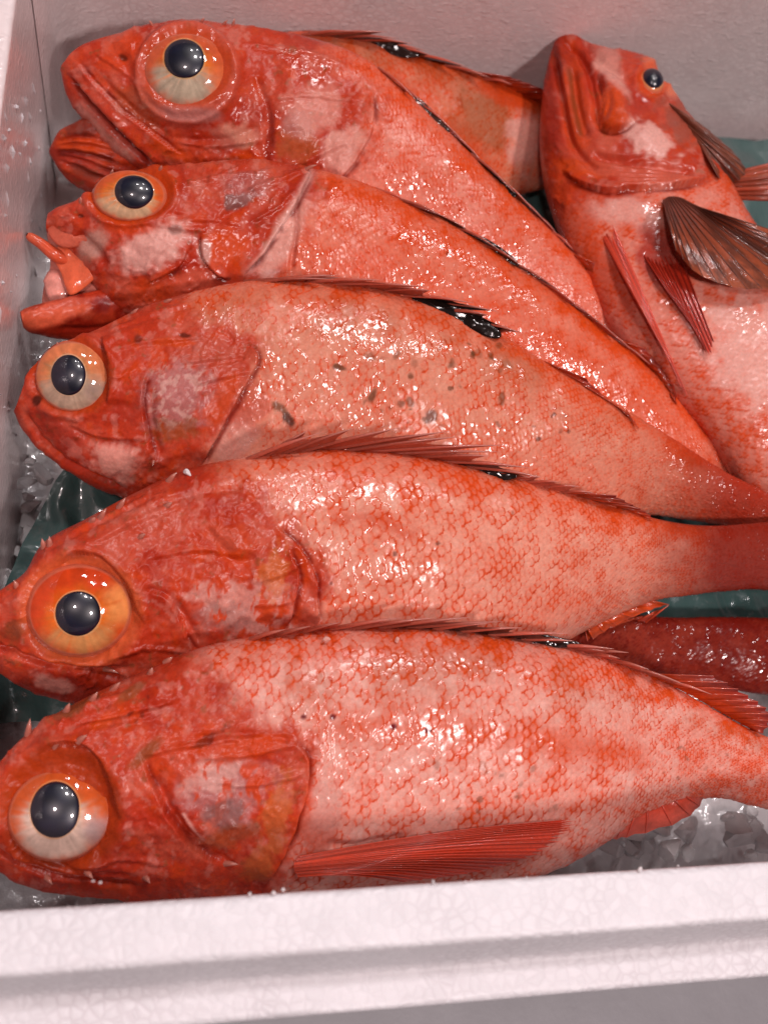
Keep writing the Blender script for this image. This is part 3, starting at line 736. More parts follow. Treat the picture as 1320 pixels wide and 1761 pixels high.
A.pblob((475, 1400), (24, 75), TAN, .6, 14, .8, 12, 4); A.pblob((440, 1490), (40, 28), TAN, .6, -40)
A.pblob((420, 1288), (75, 24), RED, .9, -8, .5); A.pblob((250, 1295), (35, 12), OLIVE, .6, -40); A.pblob((355, 1272), (40, 9), DARK, .55, -30, .8, 12)
A.pblob((130, 1222), (50, 10), OLIVE * .6, .75, -30, .7, 12, 5); A.pblob((230, 1190), (30, 10), OLIVE, .6, -35); A.pblob((180, 1240), (40, 14), ORANGE, .7, -30)
A.pblob((548, 1430), (40, 48), PINK, .8, 10, .4); A.pblob((560, 1395), (30, 60), PALER * .8, .5, 10)
A.pline([(520, 1262), (620, 1250), (740, 1258), (860, 1262), (1000, 1285), (1150, 1305)], 26, ORANGE, .6, .9, 20, 6)
A.pblob((150, 1505), (150, 26), DEEP, .55, 5); A.pblob((60, 1250), (60, 30), PINK, .3, -40)
A.pline([(528, 1285), (533, 1335), (518, 1400), (492, 1462), (462, 1512)], 9, RED, .9, .3)
for c in ((522, 1233), (572, 1233), (676, 1250), (735, 1256)): A.pblob(c, (7, 6), np.array([.16, .005, .012]), .95, 0, .3)
A.specks(16, (740, 1310, 960, 1400), 5, OLIVE * .5, 3, 9, .6); A.specks(10, (180, 1180, 300, 1330), 6, DARK, 3, 9, .5); A.specks(10, (1100, 1280, 1300, 1340), 8, OLIVE * .6, 3, 8, .5)
A.flap([(500, 1272), (530, 1300), (530, 1345), (515, 1405), (488, 1465), (450, 1530)], (400, 1380), 2.6, 60)
A.flap([(238, 1290), (262, 1345), (292, 1405), (328, 1455), (385, 1488)], (230, 1400), 1.8, 40); A.groove([(262, 1330), (300, 1400), (338, 1450), (400, 1480)], 9, 1.4)
A.groove([(300, 1400), (330, 1440), (352, 1455)], 5, 1.0); A.pline([(312, 1395), (335, 1430), (352, 1452)], 4, PALER, .7)
A.groove([(-30, 1455), (50, 1492), (140, 1512), (240, 1525)], 5, 2.2); A.groove([(60, 1480), (150, 1500), (230, 1505)], 5, 0.9); A.blob((150, 1490), (90, 12), .9, 6)
A.groove([(95, 1268), (170, 1238), (240, 1222), (300, 1206)], 6, .9); A.blob((200, 1252), (90, 10), 1.2, -14); A.blob((430, 1285), (80, 20), 1.6, -10)
A.groove([(330, 1270), (420, 1262), (505, 1270)], 6, .9); A.groove([(560, 1452), (620, 1455), (700, 1440)], 8, 1.4)
A.flap([(60, 1300), (110, 1278), (150, 1285), (180, 1322), (200, 1380), (208, 1420)], (240, 1330), 2.4, 40, 4)
A.socket((106, 1392), (100, 104), 3.6, .6, 0, ORANGE * .62, .85)
A.ridge([[(92, 1268), (170, 1243), (250, 1228), (310, 1206)], [(236, 1300), (320, 1282), (420, 1268), (500, 1262)], [(340, 1305), (430, 1296), (520, 1276)], [(365, 1345), (440, 1348), (525, 1326)], [(120, 1490), (210, 1478), (290, 1486)], [(60, 1255), (140, 1222), (230, 1188)]])
A.wetness(0.14, 0.42, [((760, 1150), (160, 40), .9), ((700, 1240), (200, 60), .7), ((1000, 1380), (200, 60), .2)])
A.finish()
A.eye((103, 1402), (84, 75), (96, 1391), (42, 48), iris_fn((.68, .20, .06), (.80, .58, .46), (.54, .085, .015), (-25, .5, (.34, .24, .24)), split=.30, rim0=.64), dome=.26, lift=.5)
for b, t in (((48, 1264), (52, 1236)), ((114, 1224), (120, 1209)), ((158, 1206), (168, 1190)), ((194, 1188), (207, 1173)), ((258, 1160), (262, 1148)), ((285, 1140), (297, 1130)), ((95, 1285), (101, 1268)), ((135, 1275), (150, 1264)), ((80, 1508), (90, 1522)), ((150, 1500), (160, 1512)), ((250, 1508), (258, 1520)), ((385, 1485), (410, 1487))):
    A.spike(b, t, 6.5)
A.spiny_fin(gen_spines([(430, 1100), (560, 1084), (700, 1080), (840, 1092), (1000, 1120)], 13, (90, 120, 130, 110, 70), (10, 13, 15, 17, 14), 5, 11, .4), web((.52, .07, .035), DARK, .45, .85), seed=3, w=4.5)
A.spiny_fin(gen_spines([(985, 1116), (1060, 1140), (1130, 1166)], 6, (60, 60, 90, 100), (10, 8, 6), 4, 12), web((.60, .10, .06), DEEP, 2, 3), seed=4, w=4.0, name='dorsal_fin')
A.fan([(1110, 1160), (1180, 1192), (1240, 1226), (1290, 1254)], [(1232, 1163), (1290, 1196), (1330, 1228), (1312, 1262)], 9, -1, 4, RED, DEEP * 1.2, 'soft_dorsal_fin', 2, seed=4)
A.fan([(512, 1474), (506, 1484), (506, 1496), (512, 1508)], [(992, 1408), (985, 1428), (940, 1466), (840, 1498), (700, 1518)], 21, 1.0, 2.5, (.62, .07, .022), (.74, .06, .016), 'pectoral_fin', 3.5, w=1.2, seed=5, jag=.05, corr=.08, bend=7)
A.fan([(1055, 1418), (1100, 1395), (1150, 1376), (1195, 1362)], [(1045, 1447), (1085, 1440), (1180, 1410), (1215, 1368)], 7, -2, -1, (.52, .045, .018), (.60, .10, .06), 'anal_fin', 1, w=2, seed=6)
A.fan([(1478, 1304), (1476, 1340), (1474, 1380), (1470, 1413)], [(1640, 1250), (1630, 1320), (1630, 1400), (1640, 1470)], 10, 0, 0, RED, DEEP, 'tail_fin', 1, seed=7)

# ---- B: second fish
B = Fish('rockfish', 'red fish with a glowing orange eye, second from the front rim', [
    (-34, 1058, -34, 1072), (-28, 1035, -25, 1108), (5, 1013, 5, 1150), (45, 985, 50, 1182), (80, 932, 110, 1202), (150, 894, 190, 1215), (230, 851, 290, 1220),
    (330, 806, 390, 1224), (440, 783, 500, 1224), (560, 773, 610, 1217), (680, 779, 720, 1206), (790, 799, 810, 1182), (880, 821, 890, 1146), (970, 846, 960, 1102),
    (1060, 873, 1040, 1060), (1140, 896, 1120, 1028), (1210, 905, 1205, 1017), (1290, 901, 1290, 1012), (1380, 890, 1380, 1018), (1440, 880, 1440, 1028)],
    [.096, .108, .116, .116, .108, .092, .082], [.086, .078, .073, .073, .073, .074, .072], fat=0.47, step=2.0, seed=2, rows=28)
B.flank([(340, 790), (430, 850), (520, 920), (545, 990), (548, 1040), (540, 1130)], (300, 1000), pale=np.array([.80, .43, .34]), patch=.42, edge_k=.95, red=np.array([.70, .092, .016]))
B.pblob((420, 1040), (95, 55), PALER * .9, .55, 10, .8, 18, 1); B.pblob((468, 990), (26, 55), TAN * 1.2, .6, 10, .8, 12, 2); B.pblob((380, 1060), (60, 25), GREY, .4, 0, .7, 16)
B.pstreak((410, 1040), (95, 60), RED, .9, 5, 10, 24, 2)
B.pblob((400, 930), (55, 30), ORANGE, .45, 20); B.pblob((385, 925), (40, 22), PINK, .7, 10, .4); B.pblob((250, 910), (110, 50), PINK, .45, -25, .6)
B.pblob((25, 1085), (30, 30), OLIVE * .7, .6, 0, .6); B.pblob((120, 1180), (160, 26), DEEP, .75, 6); B.pblob((95, 1175), (40, 14), PALE * .8, .6, 12)
B.pline([(505, 935), (525, 985), (512, 1050), (500, 1085)], 9, RED, .8); B.pblob((530, 1050), (18, 45), PINK, .7)
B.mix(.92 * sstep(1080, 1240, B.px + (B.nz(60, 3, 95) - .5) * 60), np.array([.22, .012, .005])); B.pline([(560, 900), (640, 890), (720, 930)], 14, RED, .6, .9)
B.specks(9, (560, 880, 900, 1040), 15, DARK, 2, 5, .6)
B.flap([(470, 900), (515, 940), (540, 985), (548, 1030), (545, 1080)], (400, 1000), 2.0, 50); B.flap([(495, 940), (512, 985), (505, 1040), (492, 1085)], (400, 1000), 1.8, 35)
B.flap([(240, 1015), (285, 1022), (308, 1062), (328, 1105), (350, 1130)], (230, 1090), 1.6, 30); B.groove([(300, 1030), (330, 1080), (345, 1110)], 6, 1.1)
B.blob((395, 925), (55, 30), 2.0, 10); B.blob((460, 985), (30, 60), 1.2); B.groove([(350, 905), (400, 960), (450, 960)], 8, 1.0); B.groove([(255, 880), (330, 850), (420, 840)], 7, .7)
B.blob((210, 900), (110, 12), 1.4, -28); B.groove([(-20, 1105), (60, 1138), (140, 1152), (215, 1148)], 6, 3.0); B.blob((110, 1140), (100, 10), 1.2, 8); B.groove([(150, 1160), (210, 1165)], 8, 1.8)
B.flap([(95, 975), (130, 955), (170, 958), (205, 990), (230, 1030), (246, 1075)], (280, 990), 2.6, 40, 4)
B.socket((140, 1050), (98, 92), 3.4, .8, 0, np.array([.66, .15, .05]), .85)
B.ridge([[(160, 935), (230, 900), (300, 868)], [(250, 960), (330, 945), (420, 955)], [(430, 1000), (480, 985), (525, 965)], [(430, 1040), (480, 1035), (520, 1020)], [(110, 925), (180, 892), (260, 850)], [(170, 1135), (250, 1115), (320, 1120)]])
B.wetness(0.16, 0.5, [((640, 880), (160, 60), .9), ((520, 930), (60, 60), .7), ((1280, 960), (130, 80), 1.0)])
B.finish()
B.eye((137, 1050), (84, 76), (135, 1053), (38.5, 39), iris_fn((.86, .17, .012), (.82, .36, .12), (.56, .05, .008), (10, .8, (.80, .34, .10)), ring=(.82, .52, .24), split=-.35, rim0=.52), dome=.30, lift=.8)
for b, t in (((205, 874), (216, 856)), ((172, 893), (183, 874)), ((158, 897), (164, 890)), ((76, 942), (72, 926)), ((86, 940), (85, 922)), ((30, 1010), (24, 998)), ((290, 828), (304, 812)), ((285, 872), (296, 864)), ((180, 1150), (204, 1158)), ((240, 925), (250, 918))):
    B.spike(b, t, 6.5)
B.spiny_fin(gen_spines([(425, 790), (520, 776), (640, 776), (760, 793), (880, 822)], 13, (110, 150, 170, 140, 40), (26, 36, 30, 18, 10), 5, 21, .4), web((.58, .10, .05), DARK, .74, 1.0), seed=23, w=4.5)
B.spiny_fin(gen_spines([(880, 822), (950, 842), (1030, 864)], 6, (50, 50, 60), (18, 14, 8), 4, 22), web((.60, .12, .07), DEEP, 2, 3), seed=24, w=3.2, name='dorsal_fin')
B.fan([(960, 846), (1010, 858), (1060, 872), (1100, 886)], [(1060, 852), (1090, 868), (1110, 880), (1125, 893)], 6, -1, 3, RED, DEEP, 'soft_dorsal_fin', 2, seed=24)
B.fan([(1010, 1080), (1040, 1062), (1080, 1045), (1110, 1032)], [(1020, 1100), (1060, 1075), (1120, 1050), (1150, 1040)], 6, -3, -2, RED, RED, 'anal_fin', 1, seed=25)
B.fan([(1436, 884), (1440, 930), (1440, 980), (1436, 1024)], [(1600, 840), (1590, 910), (1590, 1000), (1600, 1070)], 10, -1.5, 0, RED, DEEP, 'tail_fin', .6, seed=27)

# ---- C: third fish
C = Fish('rockfish', 'red fish third from the front, clouded blue eye and olive flecked flank', [
    (36, 688, 36, 700), (43, 662, 47, 735), (64, 622, 82, 778), (102, 592, 140, 822), (165, 567, 210, 856), (240, 531, 290, 888), (330, 502, 380, 908),
    (430, 483, 480, 925), (540, 483, 580, 935), (650, 498, 680, 940), (760, 529, 780, 936), (860, 576, 870, 925), (960, 636, 950, 912), (1050, 690, 1030, 901),
    (1130, 738, 1108, 882), (1210, 790, 1188, 893), (1280, 830, 1260, 904), (1350, 856, 1330, 915), (1420, 862, 1410, 930)],
    [.092, .104, .112, .114, .106, .090, .080], [.082, .074, .069, .069, .069, .072, .072], fat=0.46, step=2.1, seed=3, rows=32)
C.flank([(290, 490), (375, 550), (442, 610), (425, 690), (390, 750), (345, 830)], (250, 700), pale=np.array([.74, .35, .255]), patch=.38, olive=.25, edge_k=.75)
C.pblob((310, 675), (62, 75), MAUVE, .8, 20, .7, 14, 1); C.pstreak((310, 680), (60, 70), PALER * .8, .7, 35, 9, 12, 3); C.pblob((300, 740), (45, 25), OLIVE * 1.2, .5, 0, .7, 12); C.pblob((205, 792), (50, 38), PALE, .7, 20, .5, 14)
C.pblob((360, 605), (80, 35), PINK * .9, .6, 10, .5); C.pblob((405, 755), (36, 55), PALE * .85, .75, 40, .4); C.pblob((420, 690), (50, 60), PINK * .95, .7, 20, .5)
C.pblob((380, 690), (20, 60), ORANGE, .6, 30); C.pblob((90, 740), (60, 22), DEEP, .6, 50); C.pblob((300, 590), (40, 9), ORANGE, .7, 0)
C.pblob((238, 585), (9, 9), DARK, .6); C.pblob((317, 577), (14, 5), DARK, .7, 10); C.pblob((495, 720), (10, 16), DARK, .85, -20, .5, 8); C.pblob((585, 632), (16, 7), OLIVE * .5, .85, 20)
C.pblob((640, 680), (8, 18), OLIVE * .5, .8, 20); C.pblob((742, 715), (12, 14), DARK, .7); C.specks(30, (560, 590, 880, 740), 25, OLIVE * .5, 3, 11, .75); C.specks(8, (900, 700, 1000, 760), 26, DARK, 3, 6, .7)
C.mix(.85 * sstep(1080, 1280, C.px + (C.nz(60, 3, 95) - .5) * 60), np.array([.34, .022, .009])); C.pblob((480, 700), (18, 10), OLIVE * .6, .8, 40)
C.flap([(420, 590), (442, 612), (430, 650), (402, 705), (372, 755), (342, 805)], (300, 690), 2.4, 45); C.flap([(258, 630), (246, 690), (254, 745), (266, 795)], (200, 720), 1.8, 30)
C.groove([(262, 670), (262, 730), (275, 790)], 7, 1.2); C.blob((315, 680), (50, 65), 1.6, 20); C.groove([(40, 705), (70, 755), (130, 805), (215, 838)], 5, 2.0); C.groove([(95, 715), (160, 755), (240, 765)], 8, 1.0)
C.blob((200, 790), (50, 30), 1.2); C.groove([(180, 560), (260, 545), (330, 560)], 7, .7); C.flap([(172, 575), (184, 610), (186, 660), (184, 700)], (230, 640), 2.2, 35, 4)
C.socket((124, 648), (68, 64), 2.6, .8, 0, ORANGE * .7, .8)
C.pblob((62, 690), (9, 12), DARK, .8, 20, .3); C.blob((62, 690), (8, 10), -1.5)
C.ridge([[(190, 600), (270, 585), (350, 580)], [(300, 625), (370, 615), (438, 610)], [(330, 660), (390, 645), (430, 640)], [(110, 730), (180, 750), (250, 752)], [(190, 565), (260, 540), (330, 520)]], 4, .8)
C.wetness(0.16, 0.75, [((680, 600), (180, 70), 1.0), ((1280, 870), (130, 60), 1.0)])
C.finish()
C.eye((124, 647), (61, 58), (121, 646), (30, 35.5), iris_fn((.66, .26, .09), (.58, .40, .28), (.60, .18, .07), (-35, .5, (.30, .20, .17)), ring=(.70, .48, .30), split=.0, rim0=.80), dome=.34, lift=1.0)
for b, t in (((100, 596), (98, 588)), ((228, 540), (238, 530)), ((265, 790), (262, 802)), ((285, 520), (296, 514))): C.spike(b, t, 5)
C.spiny_fin(gen_spines([(420, 484), (520, 484), (640, 496), (740, 522), (850, 572)], 12, (120, 150, 130, 110, 50), (6, 10, 12, 20, 18), 5, 31, .35), web((.50, .08, .04), DARK * .5, .58, 1.1), seed=33, w=4.0)
C.fan([(930, 620), (980, 648), (1030, 678), (1075, 705)], [(1010, 652), (1050, 690), (1085, 715), (1098, 738)], 6, -1, 2, RED * .9, DEEP * 1.2, 'soft_dorsal_fin', 2, seed=34)
C.fan([(1416, 866), (1418, 885), (1415, 905), (1408, 926)], [(1560, 830), (1550, 880), (1550, 930), (1560, 985)], 8, -1.5, 0, RED, DEEP, 'tail_fin', .6, seed=37)

# ---- D: fourth fish, mouth open
D = Fish('rockfish', 'red fish with gaping mouth against the left wall, fourth from the front', [
    (80, 376, 86, 390), (96, 361, 116, 412), (130, 345, 158, 468), (180, 318, 210, 540), (240, 291, 280, 585), (320, 282, 370, 612), (420, 276, 470, 634), (520, 286, 570, 655),
    (610, 309, 660, 678), (700, 346, 750, 704), (790, 393, 840, 732), (880, 451, 920, 760), (970, 514, 1000, 788), (1050, 576, 1075, 817), (1130, 648, 1140, 840), (1200, 730, 1195, 852),
    (1260, 795, 1240, 862), (1310, 845, 1280, 882)],
    [.096, .106, .112, .110, .102, .086, .070], [.084, .074, .066, .064, .064, .064, .060], fat=0.46, step=2.1, seed=4, rows=34)
D.flank([(545, 275), (530, 330), (505, 400), (470, 460), (430, 520)], (300, 400), pale=np.array([.76, .28, .20]), patch=.55, edge_k=.7, bias=.08)
D.pblob((262, 425), (75, 38), PALER, .8, -22, .35, 12, 1); D.pblob((480, 420), (26, 90), PALE * .9, .9, 28, .3); D.pblob((340, 480), (60, 20), PINK * 1.05, .9, -10, .3)
D.pblob((390, 430), (50, 40), ORANGE, .8, 0, .4); D.pblob((352, 435), (14, 22), PALER * .75, .8, 0, .4); D.pblob((410, 345), (30, 14), GREY * .8, .75, -10, .6, 14); D.pblob((425, 320), (50, 26), MAUVE * .8, .5, 0, .6)
D.pblob((160, 420), (26, 40), np.array([.50, .34, .30]), .85, 30, .4); D.pblob((300, 395), (14, 9), DARK * 2, .5); D.pblob((238, 385), (10, 10), DARK * 2, .5); D.pblob((225, 390), (60, 14), RED, .7, 5)
D.pblob((260, 500), (60, 30), RED, .7, -20); D.specks(8, (350, 290, 480, 360), 35, DARK, 3, 7, .4); D.specks(8, (560, 430, 900, 600), 36, DARK, 2, 4, .5)
fx = [(542, 284), (520, 330), (488, 385), (455, 435), (418, 476)]
D.pline(fx, 7, PALER, .8, .3); D.flap(fx, (400, 380), 2.6, 50); D.flap([(345, 400), (350, 440), (370, 470), (400, 480)], (400, 420), 2.2, 30)
D.flap([(330, 420), (310, 455), (285, 475), (250, 490)], (260, 430), 2.0, 30); D.groove([(512, 335), (508, 400), (500, 470)], 4, 1.2); D.pline([(512, 340), (506, 470)], 3, DEEP, .4)
D.blob((262, 425), (70, 36), 1.8, -22); D.groove([(130, 400), (165, 430), (185, 460)], 10, 2.0); D.groove([(290, 370), (360, 385), (420, 350)], 8, .9); D.blob((330, 385), (70, 12), 1.0, 5)
D.blob((392, 445), (30, 26), 1.6)
D.socket((226, 335), (70, 46), 2.6, 1.0, -6, ORANGE * .8, .8)
D.pblob((137, 371), (7, 5), DARK * 2, .7, 0, .3); D.blob((137, 371), (7, 6), -1.2)
D.ridge([[(290, 320), (380, 305), (470, 300)], [(310, 380), (360, 378), (420, 385)], [(420, 330), (480, 310), (538, 288)], [(240, 382), (300, 392), (360, 398)], [(430, 380), (470, 360), (510, 330)]], 4, .9)
D.wetness(0.35, 1.0, [((260, 420), (100, 50), .15)])
D.finish()
D.eye((222, 335), (60, 42), (232, 332), (33.5, 29.5), iris_fn((.80, .19, .02), (.80, .52, .30), (.58, .09, .02), None, ring=(.70, .42, .22), split=-.15, rim0=.72), dome=.34, lift=1.0)
for b, t in (((192, 302), (194, 290)), ((276, 292), (278, 284)), ((140, 348), (138, 338)), ((525, 292), (545, 283))): D.spike(b, t, 5)
J = Fish('lower_jaw', '', [(37, 543, 38, 556), (46, 534, 50, 568), (70, 524, 84, 579), (115, 512, 135, 586), (165, 500, 195, 592), (240, 480, 265, 600), (330, 460, 350, 612)],
         [.089, .088, .086, .083, .078], [.080, .077, .072, .066, .058], fat=.55, step=2.5, seed=41, rows=20, root=D.root, part='lower_jaw')
J.col = HEAD * .9 + (DEEP - HEAD * .9) * sstep(.35, .65, J.nz(26, 4, 3))[..., None]; J.pblob((80, 542), (84, 26), np.array([.70, .15, .075]), .95, -12, .4); J.pblob((120, 520), (70, 9), PINK, .7, -12); J.pblob((130, 566), (80, 12), DEEP, .7, -5); J.h += (J.nz(30, 3, 4) - .5) * 1.6e-3
J.groove([(90, 566), (150, 566), (220, 555)], 5, .6)
J.pblob((300, 490), (80, 24), PINK, .8, -8, .4)
J.wet[:] = .25
J.finish()
def slab(name, fish, outline, lift, thick, colr, bulge=1.5, seed=0):
    """a fleshy rounded flap inside a traced outline"""
    o = catmull(outline + [outline[0]], 60)[0][:-1]; c = o.mean(0)
    base = np.median([fish._edge_depth(p) for p in o])
    nr = 16; V = []; Cc = []
    for k in range(nr):
        q = math.sin(k / (nr - 1) * math.pi / 2)
        hgt = math.cos(k / (nr - 1) * math.pi / 2) ** .7 if k < nr - 1 else 0
        for p in o:
            pp = c + (p - c) * q
            nzv = vnoise(np.array([pp[0] / 14.]), np.array([pp[1] / 14.]), seed)[0]
            li = np.interp(pp[0], [o[:, 0].min(), o[:, 0].max()], lift)
            V.append(at_depth(pp[0], pp[1], base - (li + bulge * hgt + (nzv - .5) * 1.0 * hgt) * 1e-3)); Cc.append(np.asarray(colr) * (.85 + .3 * nzv))
    for p in o: V.append(at_depth(p[0], p[1], base - (np.interp(p[0], [o[:, 0].min(), o[:, 0].max()], lift) - thick) * 1e-3)); Cc.append(np.asarray(colr) * .7)
    return mesh_obj(name, np.array(V), grid_faces(nr + 1, len(o), True), SKIN, fish.root, np.array(Cc))
slab('mouth_lining', D, [(80, 398), (112, 384), (160, 420), (200, 470), (210, 530), (130, 548), (78, 534), (74, 500), (86, 460), (84, 430)], (-5, 0), 4, (.60, .20, .15), 1.0, 1)
slab('tongue', D, [(74, 482), (86, 464), (108, 468), (120, 495), (108, 520), (84, 516)], (-1, 0), 6, (.74, .30, .24), 3, 2)
slab('maxilla', D, [(84, 434), (102, 420), (116, 388), (134, 384), (162, 424), (178, 456), (160, 482), (124, 508), (112, 492), (104, 468), (92, 448)], (2, 4.0), 6, (.74, .135, .055), 1.8, 3)
tube('upper_lip', [D.pt((46, 403), 1), D.pt((52, 407), 1.4), D.pt((72, 420), 3), D.pt((98, 440), 4), D.pt((126, 452), 3.5)], [4 * MPP, 9 * MPP, 11 * MPP, 14 * MPP, 9 * MPP], SKIN, D.root, np.array([[.66, .12, .055]] * 2 + [[.62, .09, .035]] * 3), 22, 14)
slab('snout_skin', D, [(80, 376), (104, 362), (146, 378), (160, 410), (134, 424), (104, 424), (84, 404)], (-3.0, -1.0), 4, (.56, .11, .06), 2.0, 4)
D.spiny_fin(gen_spines([(640, 322), (760, 376), (880, 450), (980, 522), (1060, 586)], 11, (70, 80, 80, 70, 60), (1, 2, 3, 4, 5), 2, 41), web((.55, .10, .07), DARK, .15, .5), seed=43, w=3.0)
D.fan([(1060, 584), (1100, 618), (1130, 648), (1150, 672)], [(1110, 600), (1140, 632), (1160, 664), (1164, 696)], 6, -1, 2, RED * .9, DEEP, 'soft_dorsal_fin', 2, seed=44)
D.fan([(1306, 848), (1300, 858), (1292, 868), (1284, 880)], [(1420, 900), (1410, 930), (1390, 960), (1370, 990)], 6, 0, 0, RED, DEEP, 'tail_fin', 1, seed=47)

# ---- E: fifth fish, big eye at the back left
E = Fish('rockfish', 'red fish with big upturned eye and closed jaws in the back left corner', [
    (119, 100, 116, 124), (132, 82, 123, 165), (160, 69, 155, 210), (205, 56, 205, 264), (260, 42, 260, 308), (330, 35, 330, 348), (410, 42, 410, 388), (490, 55, 490, 424),
    (570, 75, 560, 455), (640, 109, 630, 485), (700, 158, 690, 515), (760, 215, 750, 545), (820, 274, 810, 570), (880, 332, 870, 594), (940, 390, 930, 618), (1000, 452, 985, 638),
    (1050, 522, 1030, 652), (1090, 585, 1070, 667), (1125, 640, 1110, 690)],
    [.098, .108, .114, .112, .104, .090, .072], [.088, .078, .068, .064, .062, .062, .060], fat=0.48, step=2.1, seed=5, rows=34)
E.flank([(540, 60), (640, 150), (635, 240), (590, 310), (560, 400)], (400, 250), pale=np.array([.78, .33, .26]), patch=.5, edge_k=.75, bias=.05)
E.pblob((510, 245), (38, 45), TAN * .8, .5, 0, .6, 12, 1); E.pblob((505, 215), (30, 30), MAUVE, .6); E.pblob((540, 190), (60, 50), PALE, .5, 0, .6); E.pblob((400, 235), (40, 25), CREAM, .5, 0, .5, 14)
E.pblob((465, 240), (10, 50), DEEP, .7, 5, .4); E.pblob((350, 230), (70, 22), DEEP * 1.2, .6, 20); E.pblob((590, 260), (40, 50), PALE, .7, 20, .5); E.pblob((210, 90), (50, 40), RED, .6)
E.pline([(118, 132), (165, 188), (220, 246), (262, 290)], 6, DEEP * .8, .9, .3); E.pline([(150, 110), (210, 175), (280, 240), (330, 275)], 8, RED, .8); E.pblob((240, 180), (50, 30), OLIVE, .35, 40)
E.pline([(130, 170), (180, 228), (235, 280)], 9, PALE * .8, .6, .4); E.pline([(250, 240), (300, 262), (330, 280)], 9, ORANGE, .6)
E.groove([(117, 130), (165, 186), (220, 244), (268, 292)], 5, 3.0, 1); E.flap([(128, 100), (165, 145), (215, 195), (275, 240), (320, 270)], (160, 190), 1.8, 25, 3); E.groove([(170, 130), (230, 190), (300, 240)], 6, 1.2)
E.blob((190, 195), (95, 9), 1.6, 46); E.groove([(440, 130), (458, 190), (462, 260)], 8, 1.6); E.flap([(640, 150), (640, 220), (605, 285), (570, 320)], (520, 230), 2.0, 45); E.blob((510, 230), (45, 60), 1.4)
E.groove([(190, 75), (215, 105), (225, 140)], 8, .8); E.groove([(300, 235), (380, 240), (450, 215)], 7, 1.0); E.blob((205, 80), (22, 16), 1.0)
er = E._er((322, 128), (88, 84), 0); E.h += 3.2e-3 * sstep(1.25, .7, er); E.h += .9e-3 * np.exp(-((er - .98) / .06) ** 2); E.mix(.55 * sstep(1.12, .9, er), np.array([.62, .17, .12])); E.pblob((330, 195), (60, 16), np.array([.50, .26, .25]), .7, 5, .3)
E.socket((322, 120), (74, 62), 2.0, .5, 0, ORANGE * .8, .7)
E.pblob((212, 98), (9, 6), DARK * 2, .7, 30, .3); E.blob((212, 98), (8, 6), -1.2)
E.ridge([[(420, 75), (500, 85), (580, 105)], [(470, 170), (540, 165), (620, 175)], [(480, 290), (540, 270), (600, 240)], [(160, 85), (230, 140), (250, 190)], [(300, 240), (370, 250), (440, 240)]], 4, .9)
E.wetness(0.55, 1.0, [])
E.finish()
E.eye((322, 120), (71, 60), (318, 104), (35, 34.5), iris_fn((.78, .18, .015), (.60, .48, .34), (.54, .09, .03), (-20, .7, (.70, .14, .04)), ring=(.72, .46, .18), split=.0, rim0=.60), dome=.30, lift=.7)
for b, t in (((262, 44), (256, 34)), ((345, 38), (352, 30)), ((384, 42), (392, 34)), ((400, 44), (404, 30))): E.spike(b, t, 4)
E.spiny_fin(gen_spines([(650, 116), (730, 186), (810, 264), (900, 350), (980, 430)], 11, (70, 80, 80, 70, 50), (2, 3, 4, 4, 4), 2, 51), web((.50, .08, .06), DARK, .35, .75), seed=53, w=3.2)
E.fan([(985, 438), (1020, 480), (1050, 522), (1070, 552)], [(1030, 455), (1055, 500), (1072, 540), (1084, 575)], 6, -1, 2, RED * .9, DEEP, 'soft_dorsal_fin', 2, seed=54)
E.fan([(1123, 642), (1120, 660), (1116, 675), (1112, 688)], [(1230, 720), (1220, 745), (1205, 765), (1190, 780)], 6, -2, -4, RED, DEEP, 'tail_fin', 1, seed=57)

# ---- F: fish under E along the back wall
F = Fish('rockfish', 'red fish half hidden under its neighbour along the back wall', [
    (88, 250, 90, 264), (104, 224, 110, 298), (140, 204, 150, 328), (200, 170, 230, 372), (300, 112, 330, 402), (420, 74, 440, 412), (510, 57, 540, 412), (600, 63, 640, 404), (700, 91, 730, 388),
    (800, 123, 820, 362), (880, 153, 890, 336), (940, 186, 945, 320), (1010, 216, 1010, 306), (1060, 226, 1060, 300)],
    [.072, .086, .092, .092, .086, .072, .064], [.068, .060, .056, .056, .056, .056, .056], fat=.42, step=3.0, seed=6, rows=26)
F.flank([(250, 110), (300, 250), (260, 400)], (150, 270), pale=np.array([.66, .30, .20]), patch=.5, olive=.3)
F.col *= np.array([1, 1, 1]); F.pline([(92, 262), (140, 262), (200, 275)], 8, DEEP * .6, .9, .3); F.pline([(100, 290), (150, 300), (200, 320)], 6, RED, .8)
F.pblob((150, 215), (36, 20), DARK * 2, .6, -20, .6); F.pblob((150, 250), (70, 14), ORANGE, .7, 5); F.pblob((145, 295), (30, 10), DARK * 2, .5, 20)
for k, dy in enumerate((-22, -8, 8, 22, 36)): F.groove([(90, 255 + dy * .5), (140, 258 + dy), (210, 275 + dy * 1.3)], 5, 1.8, 2)
F.pblob((830, 210), (70, 50), OLIVE, .5, 20, .6); F.pblob((900, 240), (30, 60), PALER, .6); F.pblob((880, 165), (70, 20), RED, .8, 20); F.pline([(660, 120), (740, 190), (850, 300)], 20, RED, .5)
F.wetness(0.5, 0.9, [])
F.finish()
F.spiny_fin(gen_spines([(490, 60), (570, 62), (660, 78), (740, 104), (830, 135)], 12, (80, 100, 90, 80, 60), (6, 9, 9, 8, 8), 4, 61), web((.42, .09, .04), DARK, .2, .75), seed=63, w=4)
F.fan([(800, 122), (850, 140), (900, 164), (940, 188)], [(880, 132), (920, 146), (960, 165), (975, 195)], 7, -1, 3, RED * .8, DEEP, 'soft_dorsal_fin', 2, seed=64)
